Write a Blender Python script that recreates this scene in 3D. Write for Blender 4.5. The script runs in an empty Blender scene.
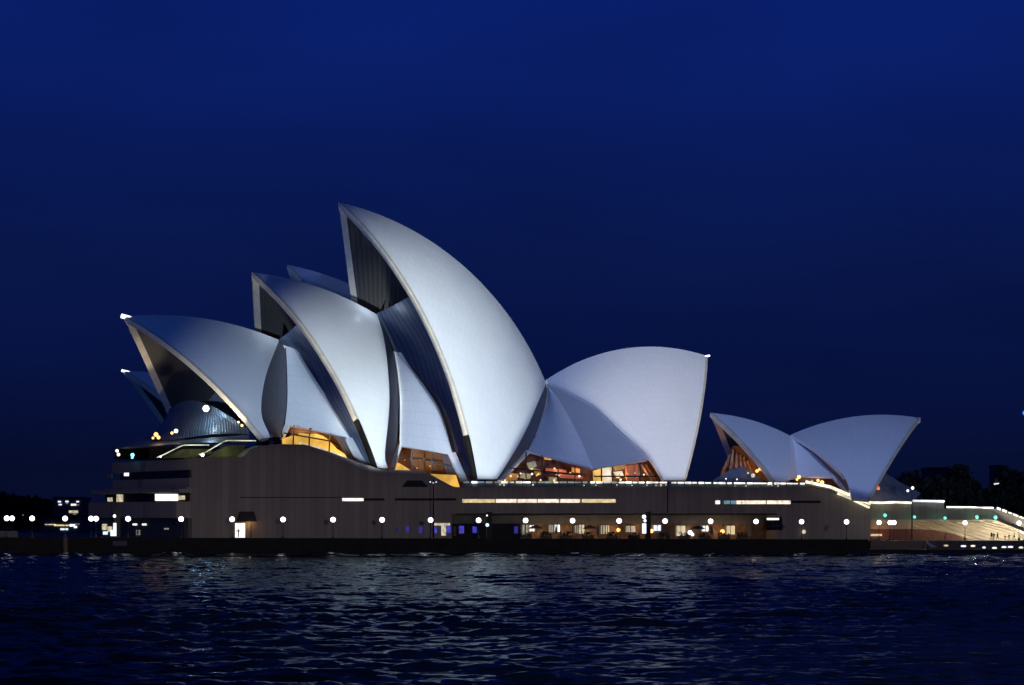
import bpy, math, random
import numpy as np
from mathutils import Matrix, Vector
random.seed(7)
scene = bpy.context.scene
COL = scene.collection
R_ = math.radians

# ------------------------------------------------------------------ camera
FPX, CAM_H, ROLL, HOR = 2630.0, 6.2, 0.0042, 521.0
cd = bpy.data.cameras.new('camera')
cd.sensor_width = 36.0
cd.lens = 36.0 * FPX / 1024.0
cd.shift_y = (HOR - 342.5) / 1024.0
cd.clip_start, cd.clip_end = 1.0, 20000.0
cam = bpy.data.objects.new('camera', cd)
COL.objects.link(cam)
c_, s_ = math.cos(ROLL), math.sin(ROLL)
cam.matrix_world = Matrix(((c_, -s_, 0, 0), (0, 0, -1, 0), (s_, c_, 0, CAM_H), (0, 0, 0, 1)))
scene.camera = cam

# ------------------------------------------------------------------ world: deep blue dusk sky
world = bpy.data.worlds.new('World')
scene.world = world
world.use_nodes = True
wn = world.node_tree
wn.nodes.clear()
def nd(t, typ, **kw):
    n = t.nodes.new(typ)
    for k, v in kw.items():
        setattr(n, k, v)
    return n
w_out = nd(wn, 'ShaderNodeOutputWorld')
w_bg = nd(wn, 'ShaderNodeBackground')
w_tc = nd(wn, 'ShaderNodeTexCoord')
w_sep = nd(wn, 'ShaderNodeSeparateXYZ')
w_rmp = nd(wn, 'ShaderNodeValToRGB')
cr = w_rmp.color_ramp
cr.elements[0].position, cr.elements[0].color = 0.0, (0.0021, 0.0040, 0.020, 1)
cr.elements[1].position, cr.elements[1].color = 1.0, (0.0022, 0.0060, 0.042, 1)
for p_, q_ in ((0.02, (0.0021, 0.0045, 0.027, 1)), (0.065, (0.0021, 0.0064, 0.052, 1)), (0.103, (0.0026, 0.0084, 0.068, 1)), (0.19, (0.0028, 0.0130, 0.138, 1)), (0.25, (0.0028, 0.0120, 0.115, 1)), (0.42, (0.0024, 0.0075, 0.055, 1))):
    e_ = cr.elements.new(p_)
    e_.color = q_
w_ns = nd(wn, 'ShaderNodeTexNoise')
w_ns.inputs['Scale'].default_value = 5.0
w_ns.inputs['Detail'].default_value = 4.0
w_map = nd(wn, 'ShaderNodeMapping')
w_map.inputs['Scale'].default_value = (1.0, 1.0, 4.0)
w_mr = nd(wn, 'ShaderNodeMapRange')
w_mr.inputs['From Min'].default_value, w_mr.inputs['From Max'].default_value = 0.3, 0.7
w_mr.inputs['To Min'].default_value, w_mr.inputs['To Max'].default_value = 0.86, 1.14
w_mul = nd(wn, 'ShaderNodeVectorMath', operation='SCALE')
wl = wn.links.new
wl(w_tc.outputs['Generated'], w_sep.inputs[0])
wl(w_sep.outputs['Z'], w_rmp.inputs[0])
wl(w_tc.outputs['Generated'], w_map.inputs[0])
wl(w_map.outputs[0], w_ns.inputs['Vector'])
wl(w_ns.outputs['Fac'], w_mr.inputs['Value'])
wl(w_rmp.outputs[0], w_mul.inputs[0])
wl(w_mr.outputs[0], w_mul.inputs['Scale'])
wl(w_mul.outputs[0], w_bg.inputs['Color'])
w_bg.inputs['Strength'].default_value = 1.0
wl(w_bg.outputs[0], w_out.inputs[0])
vs = scene.view_settings
vs.view_transform = 'Standard'
vs.look = 'None'
vs.exposure = 0.0
vs.gamma = 1.0

# ------------------------------------------------------------------ geometry frames
CAM0 = np.array([0.0, 0.0, CAM_H])
def ray(px, py):
    x, y = (px - 512) / FPX, (HOR - py) / FPX
    return np.array([x * c_ - y * s_, 1.0, x * s_ + y * c_])
def at(px, py, Y):
    return CAM0 + ray(px, py) * Y
class Hall:
    """a frame: s along the hall axis (to the south), t across it (towards the harbour in front), z up"""
    def __init__(self, deg, px, Y):
        a = R_(deg)
        self.u = np.array([math.cos(a), math.sin(a), 0])
        self.n = np.array([math.sin(a), -math.cos(a), 0])
        o = at(px, HOR, Y)
        self.O = np.array([o[0], o[1], 0.0])
    def loc(self, p):
        d = np.asarray(p) - self.O
        return np.array([d @ self.u, d @ self.n, d[2]])
    def w(self, q):
        q = np.asarray(q, float)
        return self.O + q[..., 0:1] * self.u + q[..., 1:2] * self.n + q[..., 2:3] * np.array([0, 0, 1.0])
    def pl(self, px, py, t=0.0):
        r = ray(px, py)
        k = ((self.O - CAM0) @ self.n + t) / (r @ self.n)
        return self.loc(CAM0 + k * r)
    def sph(self, px, py, c, R):
        r = ray(px, py)
        o = CAM0 - self.w(np.array(c))
        a, b, cc = r @ r, 2 * o @ r, o @ o - R * R
        return self.loc(CAM0 + r * (-b - math.sqrt(b * b - 4 * a * cc)) / (2 * a))
CH = Hall(26, 340, 510)          # concert hall and podium
RH = Hall(16, 760, 535)          # restaurant
TH = Hall(20, 258, 560)          # theatre behind
QW = Hall(15, 512, 468)          # sea wall line (t = 0)

# ------------------------------------------------------------------ floodlights on the far shore, shuttered to the roofs, and added fills
def flood(name, loc, target, energy, color, cone, blend, cut=None, size=0.6, below=False, right=None):
    ld = bpy.data.lights.new(name, 'SPOT')
    ld.energy, ld.color, ld.spot_size, ld.spot_blend = energy, color, R_(cone), blend
    ld.shadow_soft_size = size
    o = bpy.data.objects.new(name, ld)
    COL.objects.link(o)
    o.location = loc
    v = Vector(target) - Vector(loc)
    o.rotation_euler = v.to_track_quat('-Z', 'Y').to_euler()
    if cut:
        # shutter: the lower edge of the beam follows a line of points, as a shaped gobo in the projector does
        m = o.rotation_euler.to_matrix().transposed()
        pts = []
        for p in cut:
            d = m @ (Vector(p) - Vector(loc))
            pts.append((d.x / -d.z, d.y / -d.z))
        pts.sort()
        ld.use_nodes = True
        t = ld.node_tree
        t.nodes.clear()
        out, em, tc = nd(t, 'ShaderNodeOutputLight'), nd(t, 'ShaderNodeEmission'), nd(t, 'ShaderNodeTexCoord')
        sp = nd(t, 'ShaderNodeSeparateXYZ')
        L = t.links.new
        L(tc.outputs['Normal'], sp.inputs[0])
        az = nd(t, 'ShaderNodeMath', operation='ABSOLUTE'); L(sp.outputs['Z'], az.inputs[0])
        x = nd(t, 'ShaderNodeMath', operation='DIVIDE'); L(sp.outputs['X'], x.inputs[0]); L(az.outputs[0], x.inputs[1])
        y = nd(t, 'ShaderNodeMath', operation='DIVIDE'); L(sp.outputs['Y'], y.inputs[0]); L(az.outputs[0], y.inputs[1])
        def shutter(pts, a_in, b_in, lo, hi):
            # 0..1 ramp of (b - curve(a)) between lo and hi, the curve running through pts
            x0, x1 = pts[0][0], pts[-1][0]
            y0, y1 = min(p[1] for p in pts) - 1e-4, max(p[1] for p in pts) + 1e-4
            fx = nd(t, 'ShaderNodeMapRange'); L(a_in, fx.inputs['Value'])
            fx.inputs['From Min'].default_value, fx.inputs['From Max'].default_value = x0, x1
            fc = nd(t, 'ShaderNodeFloatCurve'); L(fx.outputs[0], fc.inputs['Value'])
            cv = fc.mapping.curves[0]
            cps = [((a - x0) / (x1 - x0), (b - y0) / (y1 - y0)) for a, b in pts]
            cv.points[0].location, cv.points[1].location = cps[0], cps[-1]
            for q in cps[1:-1]:
                cv.points.new(*q)
            for q in cv.points:
                q.handle_type = 'VECTOR'
            fc.mapping.update()
            yc = nd(t, 'ShaderNodeMapRange'); L(fc.outputs[0], yc.inputs['Value'])
            yc.inputs['To Min'].default_value, yc.inputs['To Max'].default_value = y0, y1
            df = nd(t, 'ShaderNodeMath', operation='SUBTRACT'); L(b_in, df.inputs[0]); L(yc.outputs[0], df.inputs[1])
            st = nd(t, 'ShaderNodeMapRange', interpolation_type='SMOOTHSTEP'); L(df.outputs[0], st.inputs['Value'])
            st.inputs['From Min'].default_value, st.inputs['From Max'].default_value = lo, hi
            return st
        st = shutter(pts, x.outputs[0], y.outputs[0], *((0.0015, -0.0015) if below else (-0.0015, 0.002)))
        if right:
            rp2 = []
            for p in right:
                d = m @ (Vector(p) - Vector(loc))
                rp2.append((d.y / -d.z, d.x / -d.z))
            rp2.sort()
            s2 = shutter(rp2, y.outputs[0], x.outputs[0], 0.0008, -0.0012)
            pr = nd(t, 'ShaderNodeMath', operation='MULTIPLY'); L(st.outputs[0], pr.inputs[0]); L(s2.outputs[0], pr.inputs[1])
            st = pr
        em.inputs['Color'].default_value = (1, 1, 1, 1)
        L(st.outputs[0], em.inputs['Strength'])
        L(em.outputs[0], out.inputs[0])
    return o
# lower edge of the beams: just above the podium's parapet
CUT = [CH.w(CH.pl(px, py, 26)) for px, py in ((60, 446), (140, 440), (240, 437), (262, 438), (282, 434), (318, 440), (372, 465), (392, 468), (440, 470), (470, 478), (700, 480), (780, 480), (820, 483), (868, 500), (960, 505))]
def cutline(pts, t_=22):
    return [CH.w(CH.pl(p[0], p[1], p[2] if len(p) > 2 else t_)) for p in pts]
# one shuttered beam per group of shells
CUT_A = cutline([(300, 150, 0), (327, 185, 0), (338, 203, 0), (363, 227, 6), (384, 254, 10), (403, 282, 13), (423, 315, 16), (439, 350, 18.5), (450, 378, 20), (458, 410, 21.3), (467, 442, 22), (475, 477, 22), (500, 480, 20), (560, 480, 20)])
RIGHT_A = cutline([(496, 481, 20), (508, 460, 18.7), (527, 425, 13), (540, 400, 6.4), (545, 381, 0), (549, 350, 0), (549, 190, 0)])
CUT_M = cutline([(200, 230, 0), (250, 272, 0), (271, 291, 6), (292, 314, 11), (309, 340, 15), (339, 386, 21), (362, 430, 25), (374, 467, 27), (387, 468, 27), (430, 468, 27)])
RIGHT_M = cutline([(387.5, 470, 27), (385.5, 452, 26.7), (389.5, 399, 21.5), (387.5, 365, 14.8), (384, 340, 8), (378, 315, 0), (376, 260, 0)])
CUT_S = cutline([(500, 330, 0), (546, 374, 0), (565, 387, 2.2), (594.6, 405, 6), (624, 433, 10.8), (647.4, 454, 12.8), (664, 479, 13.7), (690, 480, 14), (703, 420, 8), (712, 340, 0), (720, 200, 0)])
CUT_N = cutline([(60, 446), (140, 440), (240, 437), (262, 438), (282, 434), (318, 440), (372, 465), (392, 468), (440, 470), (470, 479), (500, 479)], 24)
CUT_P = cutline([(60, 444), (140, 443), (240, 440), (262, 442), (282, 441), (318, 445), (372, 468), (392, 471), (440, 473), (470, 484), (700, 484), (820, 486), (868, 502), (960, 500), (1060, 500)], 28)
RIGHT_N = cutline([(268, 290, 0), (284, 330, 0), (297, 349, 3), (312, 378, 11.5), (334, 412, 16.5), (351, 438, 20), (372, 466, 24)])
RIGHT_MA = cutline([(388, 335, 2), (398, 352, 5.4), (420, 382, 14.6), (440, 412, 19.4), (454, 454, 21.6), (469, 482, 22)])
CUT_T = cutline([(240, 268, -40), (254, 269, -40), (279, 273, -45), (308, 281, -45), (331, 291, -45), (352, 299, -45), (377, 312, -45)])
KEY = (0.82, 0.94, 1.0)
flood('flood_and_fill', (-95, 0, 9), CH.w(CH.pl(480, 396, 18)), 2.35e7, KEY, 10.6, 1.0, CUT_A, right=RIGHT_A)
flood('flood_and_fill', (-95, 5, 9), CH.w(CH.pl(384, 420, 18)), 1.62e7, KEY, 7.8, 1.0, CUT_M, right=RIGHT_M)
flood('flood_and_fill', (-95, 5, 9), CH.w(CH.pl(338, 420, 18)), 6.8e6, (0.66, 0.84, 1.0), 8.4, 1.0, CUT_N, right=RIGHT_N)
flood('flood_and_fill', (-95, 5, 9), CH.w(CH.pl(432, 428, 18)), 7.6e6, (0.74, 0.88, 1.0), 4.6, 1.0, CUT_N, right=RIGHT_MA)
flood('flood_and_fill', (-8, -5, 9), CH.w(CH.pl(318, 282, -45)), 2.2e6, (0.26, 0.42, 1.0), 4.0, 1.0, CUT_T)  # small fill added to brighten the rear theatre's tip
flood('flood_and_fill', (-60, 0, 9), CH.w(CH.pl(686, 430, 10)), 0.66e7, (1.0, 1.0, 0.90), 6.4, 1.0, CUT_S)
flood('flood_and_fill', (-120, 0, 9), CH.w(CH.pl(300, 370, 10)), 1.7e6, (0.06, 0.22, 1.0), 36, 0.5, CUT)  # added deep blue fill, lifts the roofs where the sky is too weak
flood('flood_and_fill', (210, -10, 9), CH.w(CH.pl(850, 440, 10)), 4.7e6, (0.42, 0.56, 1.0), 24, 0.9, CUT)
# added faint warm fill for podium and quay, shuttered off the roofs
flood('podium_fill', (60, -60, 25), (0, 500, 10), 0.62e6, (1.0, 0.82, 0.58), 40, 0.6, CUT_P, 3.0, True)

# ------------------------------------------------------------------ mesh helpers
class MB:
    def __init__(self):
        self.v, self.f, self.uv = [], [], []
    def add(self, vs, fs, uvs=None):
        b = len(self.v)
        self.v += [tuple(map(float, p)) for p in vs]
        for f in fs:
            self.f.append([b + i for i in f])
            self.uv += [uvs[i] for i in f] if uvs is not None else [(0, 0)] * len(f)
        return self
    def grid(self, P, flip=False, uv=None):
        P = np.asarray(P)
        n, m = P.shape[:2]
        fs = []
        for i in range(n - 1):
            for j in range(m - 1):
                q = [i * m + j, i * m + j + 1, (i + 1) * m + j + 1, (i + 1) * m + j]
                fs.append(q[::-1] if flip else q)
        if uv is None:
            uvs = [(i / (n - 1), j / (m - 1)) for i in range(n) for j in range(m)]
        else:
            uvs = [tuple(q) for q in np.asarray(uv).reshape(-1, 2)]
        return self.add(P.reshape(-1, 3), fs, uvs)
    def prism(self, poly, z0, z1, fr=None):
        """plan polygon (x, y) or (s, t) of a frame, extruded from z0 to z1 (z1 may be a list)"""
        n = len(poly)
        zt = z1 if isinstance(z1, (list, tuple)) else [z1] * n
        a = [(p[0], p[1], z0) for p in poly] + [(p[0], p[1], z) for p, z in zip(poly, zt)]
        if fr is not None:
            a = [fr.w(np.array(p)) for p in a]
        return self.add(a, [list(range(n))[::-1], list(range(n, 2 * n))] + [[i, (i + 1) % n, n + (i + 1) % n, n + i] for i in range(n)])
    def profile(self, poly, t0, t1, fr):
        """outline (s, z) extruded across the frame from t0 to t1"""
        n = len(poly)
        a = [fr.w(np.array((p[0], t0, p[1]))) for p in poly] + [fr.w(np.array((p[0], t1, p[1]))) for p in poly]
        return self.add(a, [list(range(n)), list(range(n, 2 * n))[::-1]] + [[i, n + i, n + (i + 1) % n, (i + 1) % n] for i in range(n)])
    def box(self, s0, s1, t0, t1, z0, z1, fr=None):
        return self.prism([(s0, t0), (s1, t0), (s1, t1), (s0, t1)], z0, z1, fr)
    def tube(self, pts, r, n=8, cap=True):
        pts = [np.asarray(p, float) for p in pts]
        rr = r if isinstance(r, (list, tuple)) else [r] * len(pts)
        rings = []
        for i, p in enumerate(pts):
            d = pts[min(i + 1, len(pts) - 1)] - pts[max(i - 1, 0)]
            d = d / np.linalg.norm(d)
            a = np.cross(d, (0, 0, 1.0)) if abs(d[2]) < 0.9 else np.cross(d, (0, 1.0, 0))
            a /= np.linalg.norm(a)
            b = np.cross(d, a)
            rings.append([p + rr[i] * (math.cos(2 * math.pi * k / n) * a + math.sin(2 * math.pi * k / n) * b) for k in range(n)])
        vs = [q for g in rings for q in g]
        fs = [[i * n + k, i * n + (k + 1) % n, (i + 1) * n + (k + 1) % n, (i + 1) * n + k] for i in range(len(pts) - 1) for k in range(n)]
        if cap:
            fs += [list(range(n))[::-1], [(len(pts) - 1) * n + k for k in range(n)]]
        return self.add(vs, fs)
    def lathe(self, prof, c=(0, 0, 0), n=16):
        vs = [(c[0] + r * math.cos(2 * math.pi * k / n), c[1] + r * math.sin(2 * math.pi * k / n), c[2] + z) for r, z in prof for k in range(n)]
        return self.add(vs, [[i * n + k, i * n + (k + 1) % n, (i + 1) * n + (k + 1) % n, (i + 1) * n + k] for i in range(len(prof) - 1) for k in range(n)])
    def build(self, name, mat, parent=None, smooth=False, recalc=False):
        me = bpy.data.meshes.new(name)
        me.from_pydata(self.v, [], self.f)
        uvl = me.uv_layers.new(name='UVMap')
        for i, q in enumerate(self.uv):
            uvl.data[i].uv = q
        me.materials.append(mat)
        if recalc:
            import bmesh
            bm = bmesh.new(); bm.from_mesh(me)
            bmesh.ops.recalc_face_normals(bm, faces=bm.faces)
            bm.to_mesh(me); bm.free()
        if smooth:
            for p in me.polygons:
                p.use_smooth = True
        me.update()
        o = bpy.data.objects.new(name, me)
        COL.objects.link(o)
        if parent is not None:
            o.parent = parent
            bpy.context.view_layer.update()
            o.matrix_parent_inverse = parent.matrix_world.inverted()
        return o
def empty(name, loc, label, cat, group=None):
    o = bpy.data.objects.new(name, None)
    COL.objects.link(o)
    o.location = tuple(map(float, loc))
    o.empty_display_size = 0.5
    tag(o, label, cat, group)
    return o
def tag(o, label, cat, group=None):
    o['label'], o['category'] = label, cat
    if group:
        o['group'] = group
    return o
def kind(o, k):
    o['kind'] = k
    return o
def note(o, label):
    o['label'] = label
    return o
def copy_tree(o, loc):
    c = o.copy(); COL.objects.link(c); c.location = tuple(map(float, loc))
    for ch in o.children:
        d = ch.copy(); COL.objects.link(d); d.parent = c
        for g in ch.children:
            e = g.copy(); COL.objects.link(e); e.parent = d
    return c
def crom(P, n):
    """Catmull-Rom through the rows of P, n steps per span"""
    P = np.asarray(P, float)
    if len(P) == 2:
        t = np.linspace(0, 1, n + 1)[:, None]
        sh = (n + 1,) + (1,) * (P.ndim - 1)
        t = np.linspace(0, 1, n + 1).reshape(sh)
        return P[0] * (1 - t) + P[1] * t
    Q = np.concatenate([[2 * P[0] - P[1]], P, [2 * P[-1] - P[-2]]])
    out = []
    for i in range(1, len(Q) - 2):
        for k in range(n):
            t = k / n
            a, b, c, d = Q[i - 1], Q[i], Q[i + 1], Q[i + 2]
            out.append(0.5 * (2 * b + (c - a) * t + (2 * a - 5 * b + 4 * c - d) * t * t + (3 * b - a - 3 * c + d) * t ** 3))
    out.append(P[-1])
    return np.array(out)

# ------------------------------------------------------------------ materials
def new_mat(name):
    m = bpy.data.materials.new(name)
    m.use_nodes = True
    t = m.node_tree
    b = t.nodes['Principled BSDF']
    return m, t, b, t.links.new
def plain(name, col, rough=0.7, metal=0.0, var=0.25, scale=0.8, bump=0.0):
    m, t, b, L = new_mat(name)
    tc = nd(t, 'ShaderNodeTexCoord')
    ns = nd(t, 'ShaderNodeTexNoise')
    ns.inputs['Scale'].default_value = scale
    ns.inputs['Detail'].default_value = 6
    L(tc.outputs['Object'], ns.inputs['Vector'])
    r = nd(t, 'ShaderNodeValToRGB')
    r.color_ramp.elements[0].position, r.color_ramp.elements[1].position = 0.3, 0.7
    r.color_ramp.elements[0].color = tuple(c * (1 - var) for c in col) + (1,)
    r.color_ramp.elements[1].color = tuple(min(1, c * (1 + var)) for c in col) + (1,)
    L(ns.outputs['Fac'], r.inputs[0])
    L(r.outputs[0], b.inputs['Base Color'])
    b.inputs['Roughness'].default_value = rough
    b.inputs['Metallic'].default_value = metal
    if bump:
        bp = nd(t, 'ShaderNodeBump')
        bp.inputs['Strength'].default_value = bump
        L(ns.outputs['Fac'], bp.inputs['Height'])
        L(bp.outputs[0], b.inputs['Normal'])
    return m
def glow(name, col, s, vary=0.0, scale=1.5):
    m, t, b, L = new_mat(name)
    b.inputs['Base Color'].default_value = (*[min(0.8, c) for c in col], 1)
    b.inputs['Emission Color'].default_value = (*col, 1)
    b.inputs['Emission Strength'].default_value = s
    if vary:
        tc = nd(t, 'ShaderNodeTexCoord'); ns = nd(t, 'ShaderNodeTexNoise')
        ns.inputs['Scale'].default_value = scale
        ns.inputs['Detail'].default_value = 3
        L(tc.outputs['Object'], ns.inputs['Vector'])
        mr = nd(t, 'ShaderNodeMapRange')
        mr.inputs['From Min'].default_value, mr.inputs['From Max'].default_value = 0.35, 0.62
        mr.inputs['To Min'].default_value, mr.inputs['To Max'].default_value = s * (1 - vary), s
        L(ns.outputs['Fac'], mr.inputs['Value'])
        L(mr.outputs[0], b.inputs['Emission Strength'])
    return m
def line_mask(t, L, src, n, w):
    mu = nd(t, 'ShaderNodeMath', operation='MULTIPLY'); L(src, mu.inputs[0]); mu.inputs[1].default_value = n
    fr = nd(t, 'ShaderNodeMath', operation='FRACT'); L(mu.outputs[0], fr.inputs[0])
    lt = nd(t, 'ShaderNodeMath', operation='LESS_THAN'); L(fr.outputs[0], lt.inputs[0]); lt.inputs[1].default_value = w
    return lt.outputs[0], mu.outputs[0]
def tiles(name, nu=26, nv=22):
    """glazed off-white tile lids: ribs fan out of the foot (u), chevron courses climb them (v)"""
    m, t, b, L = new_mat(name)
    uv = nd(t, 'ShaderNodeUVMap'); sp = nd(t, 'ShaderNodeSeparateXYZ'); L(uv.outputs[0], sp.inputs[0])
    la, mu = line_mask(t, L, sp.outputs['X'], nu, 0.055)
    fr = nd(t, 'ShaderNodeMath', operation='PINGPONG'); L(mu, fr.inputs[0]); fr.inputs[1].default_value = 0.5
    sc = nd(t, 'ShaderNodeMath', operation='MULTIPLY_ADD'); L(fr.outputs[0], sc.inputs[0]); sc.inputs[1].default_value = 1.1 / nv; L(sp.outputs['Y'], sc.inputs[2])
    lb, mv = line_mask(t, L, sc.outputs[0], nv, 0.075)
    mx = nd(t, 'ShaderNodeMath', operation='MAXIMUM'); L(la, mx.inputs[0]); L(lb, mx.inputs[1])
    fa = nd(t, 'ShaderNodeMath', operation='FLOOR'); L(mu, fa.inputs[0])
    fb = nd(t, 'ShaderNodeMath', operation='FLOOR'); L(mv, fb.inputs[0])
    cb = nd(t, 'ShaderNodeCombineXYZ'); L(fa.outputs[0], cb.inputs[0]); L(fb.outputs[0], cb.inputs[1])
    wn_ = nd(t, 'ShaderNodeTexWhiteNoise', noise_dimensions='2D'); L(cb.outputs[0], wn_.inputs['Vector'])
    ns = nd(t, 'ShaderNodeTexNoise'); ns.inputs['Scale'].default_value = 0.12; ns.inputs['Detail'].default_value = 5
    tc = nd(t, 'ShaderNodeTexCoord'); L(tc.outputs['Object'], ns.inputs['Vector'])
    ad = nd(t, 'ShaderNodeMath', operation='MULTIPLY_ADD'); L(wn_.outputs['Value'], ad.inputs[0]); ad.inputs[1].default_value = 0.35; L(ns.outputs['Fac'], ad.inputs[2])
    rp = nd(t, 'ShaderNodeValToRGB'); L(ad.outputs[0], rp.inputs[0])
    rp.color_ramp.elements[0].position, rp.color_ramp.elements[1].position = 0.3, 1.0
    rp.color_ramp.elements[0].color = (0.735, 0.735, 0.72, 1)
    rp.color_ramp.elements[1].color = (0.79, 0.79, 0.775, 1)
    mi = nd(t, 'ShaderNodeMixRGB'); L(mx.outputs[0], mi.inputs[0]); L(rp.outputs[0], mi.inputs[1]); mi.inputs[2].default_value = (0.69, 0.69, 0.68, 1)
    L(mi.outputs[0], b.inputs['Base Color'])
    rr = nd(t, 'ShaderNodeMapRange'); L(wn_.outputs['Value'], rr.inputs['Value'])
    rr.inputs['To Min'].default_value, rr.inputs['To Max'].default_value = 0.42, 0.6
    L(rr.outputs[0], b.inputs['Roughness'])
    b.inputs['Specular IOR Level'].default_value = 0.25
    return m
def ribbed(name, col, nu, rough=0.75, depth=0.5, contrast=0.4):
    """concrete or glass with ribs running along v"""
    m, t, b, L = new_mat(name)
    uv = nd(t, 'ShaderNodeUVMap'); sp = nd(t, 'ShaderNodeSeparateXYZ'); L(uv.outputs[0], sp.inputs[0])
    mu = nd(t, 'ShaderNodeMath', operation='MULTIPLY'); L(sp.outputs['X'], mu.inputs[0]); mu.inputs[1].default_value = nu
    pp = nd(t, 'ShaderNodeMath', operation='PINGPONG'); L(mu.outputs[0], pp.inputs[0]); pp.inputs[1].default_value = 0.5
    mr = nd(t, 'ShaderNodeMapRange', interpolation_type='SMOOTHSTEP'); L(pp.outputs[0], mr.inputs['Value'])
    mr.inputs['From Min'].default_value, mr.inputs['From Max'].default_value = 0.08, 0.3
    ns = nd(t, 'ShaderNodeTexNoise'); ns.inputs['Scale'].default_value = 0.7; ns.inputs['Detail'].default_value = 6
    tc = nd(t, 'ShaderNodeTexCoord'); L(tc.outputs['Object'], ns.inputs['Vector'])
    ml = nd(t, 'ShaderNodeMath', operation='MULTIPLY_ADD'); L(ns.outputs['Fac'], ml.inputs[0]); ml.inputs[1].default_value = 0.6
    m2 = nd(t, 'ShaderNodeMath', operation='MULTIPLY'); L(mr.outputs[0], m2.inputs[0]); m2.inputs[1].default_value = 0.7; L(m2.outputs[0], ml.inputs[2])
    rp = nd(t, 'ShaderNodeValToRGB'); L(ml.outputs[0], rp.inputs[0])
    rp.color_ramp.elements[0].position, rp.color_ramp.elements[1].position = 0.2, 1.0
    rp.color_ramp.elements[0].color = tuple(c * (1 - contrast) for c in col) + (1,)
    rp.color_ramp.elements[1].color = tuple(c * (1 + contrast * .4) for c in col) + (1,)
    L(rp.outputs[0], b.inputs['Base Color'])
    bp = nd(t, 'ShaderNodeBump'); bp.inputs['Strength'].default_value = depth; bp.inputs['Distance'].default_value = 0.4
    L(mr.outputs[0], bp.inputs['Height']); L(bp.outputs[0], b.inputs['Normal'])
    b.inputs['Roughness'].default_value = rough
    return m
def panels(name, col, pw=1.4, ph=40.0, rough=0.8):
    """precast panels: upright joints along the wall, fine pitting, rain stains (object x is the wall direction)"""
    m, t, b, L = new_mat(name)
    tc = nd(t, 'ShaderNodeTexCoord')
    ob = nd(t, 'ShaderNodeMapping'); L(tc.outputs['Object'], ob.inputs[0]); ob.inputs['Rotation'].default_value = (0, 0, -R_(26))
    sp = nd(t, 'ShaderNodeSeparateXYZ'); L(ob.outputs[0], sp.inputs[0])
    la, mu = line_mask(t, L, sp.outputs['X'], 1 / pw, 0.07)
    fl = nd(t, 'ShaderNodeMath', operation='FLOOR'); L(mu, fl.inputs[0])
    wn_ = nd(t, 'ShaderNodeTexWhiteNoise', noise_dimensions='1D'); L(fl.outputs[0], wn_.inputs['W'])
    st = nd(t, 'ShaderNodeMapping'); L(ob.outputs[0], st.inputs[0]); st.inputs['Scale'].default_value = (0.5, 0.5, 0.06)
    ns = nd(t, 'ShaderNodeTexNoise'); L(st.outputs[0], ns.inputs['Vector']); ns.inputs['Scale'].default_value = 1.2; ns.inputs['Detail'].default_value = 7
    ad = nd(t, 'ShaderNodeMath', operation='MULTIPLY_ADD'); L(wn_.outputs['Value'], ad.inputs[0]); ad.inputs[1].default_value = 0.45; L(ns.outputs['Fac'], ad.inputs[2])
    rp = nd(t, 'ShaderNodeValToRGB'); L(ad.outputs[0], rp.inputs[0])
    rp.color_ramp.elements[0].position, rp.color_ramp.elements[1].position = 0.3, 1.1
    rp.color_ramp.elements[0].color = tuple(c * .88 for c in col) + (1,)
    rp.color_ramp.elements[1].color = tuple(c * 1.2 for c in col) + (1,)
    mi = nd(t, 'ShaderNodeMixRGB'); L(la, mi.inputs[0]); L(rp.outputs[0], mi.inputs[1]); mi.inputs[2].default_value = (*[c * .78 for c in col], 1)
    L(mi.outputs[0], b.inputs['Base Color'])
    b.inputs['Roughness'].default_value = rough
    return m

M = {}
M['tile'] = tiles('glazed_white_tile')
M['tile_small'] = tiles('glazed_white_tile_small', 18, 12)
M['tile_side'] = tiles('glazed_white_tile_side', 9, 10)
M['rim'] = plain('edge_concrete', (0.60, 0.52, 0.40), 0.7, var=.12)
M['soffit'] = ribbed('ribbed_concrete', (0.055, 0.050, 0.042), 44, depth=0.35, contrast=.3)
M['glass'] = ribbed('bronze_glass', (0.09, 0.11, 0.155), 40, rough=0.4, depth=0.05, contrast=.35)
M['foyer_glass'] = ribbed('foyer_glass', (0.06, 0.075, 0.10), 46, rough=0.35, depth=0.3, contrast=.8)
M['hood'] = plain('hood_panels', (0.10, 0.115, 0.135), .4)
M['bronze'] = plain('bronze_metal', (0.035, 0.028, 0.022), 0.4, 0.6)
M['granite'] = panels('granite_panels', (0.36, 0.325, 0.275))
M['paving'] = plain('paving', (0.12, 0.11, 0.105), 0.75, var=.3, scale=1.5)
M['seawall'] = plain('sea_wall_stone', (0.016, 0.017, 0.019), 0.8, var=.4, scale=.6, bump=.4)
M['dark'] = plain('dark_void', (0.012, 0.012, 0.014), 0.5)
M['dark_metal'] = plain('dark_metal', (0.03, 0.03, 0.032), 0.45, 0.5)
M['pole'] = plain('painted_pole', (0.09, 0.09, 0.095), 0.5)
M['timber'] = plain('birch_timber', (0.26, 0.11, 0.035), 0.55, var=.35, scale=.5)
M['red_carpet'] = plain('red_interior', (0.14, 0.05, 0.025), 0.7, var=.8, scale=.7)
M['cream'] = plain('cream_render', (0.55, 0.48, 0.36), 0.8, var=.1)
M['bulkhead'] = plain('grey_bulkhead', (0.22, 0.22, 0.23), 0.8, var=.15)
M['brick'] = plain('shop_timber', (0.25, 0.15, 0.085), 0.7, var=.4, scale=1.2)
M['globe'] = glow('lamp_globe', (1.0, 0.95, 1.0), 4.0)
M['led'] = glow('rail_light', (1.0, 0.97, 0.88), 2.2, .75, 0.45)
M['led_dim'] = glow('rail_light_dim', (0.85, 1.0, 0.9), 0.28, .6, 1.1)
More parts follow.
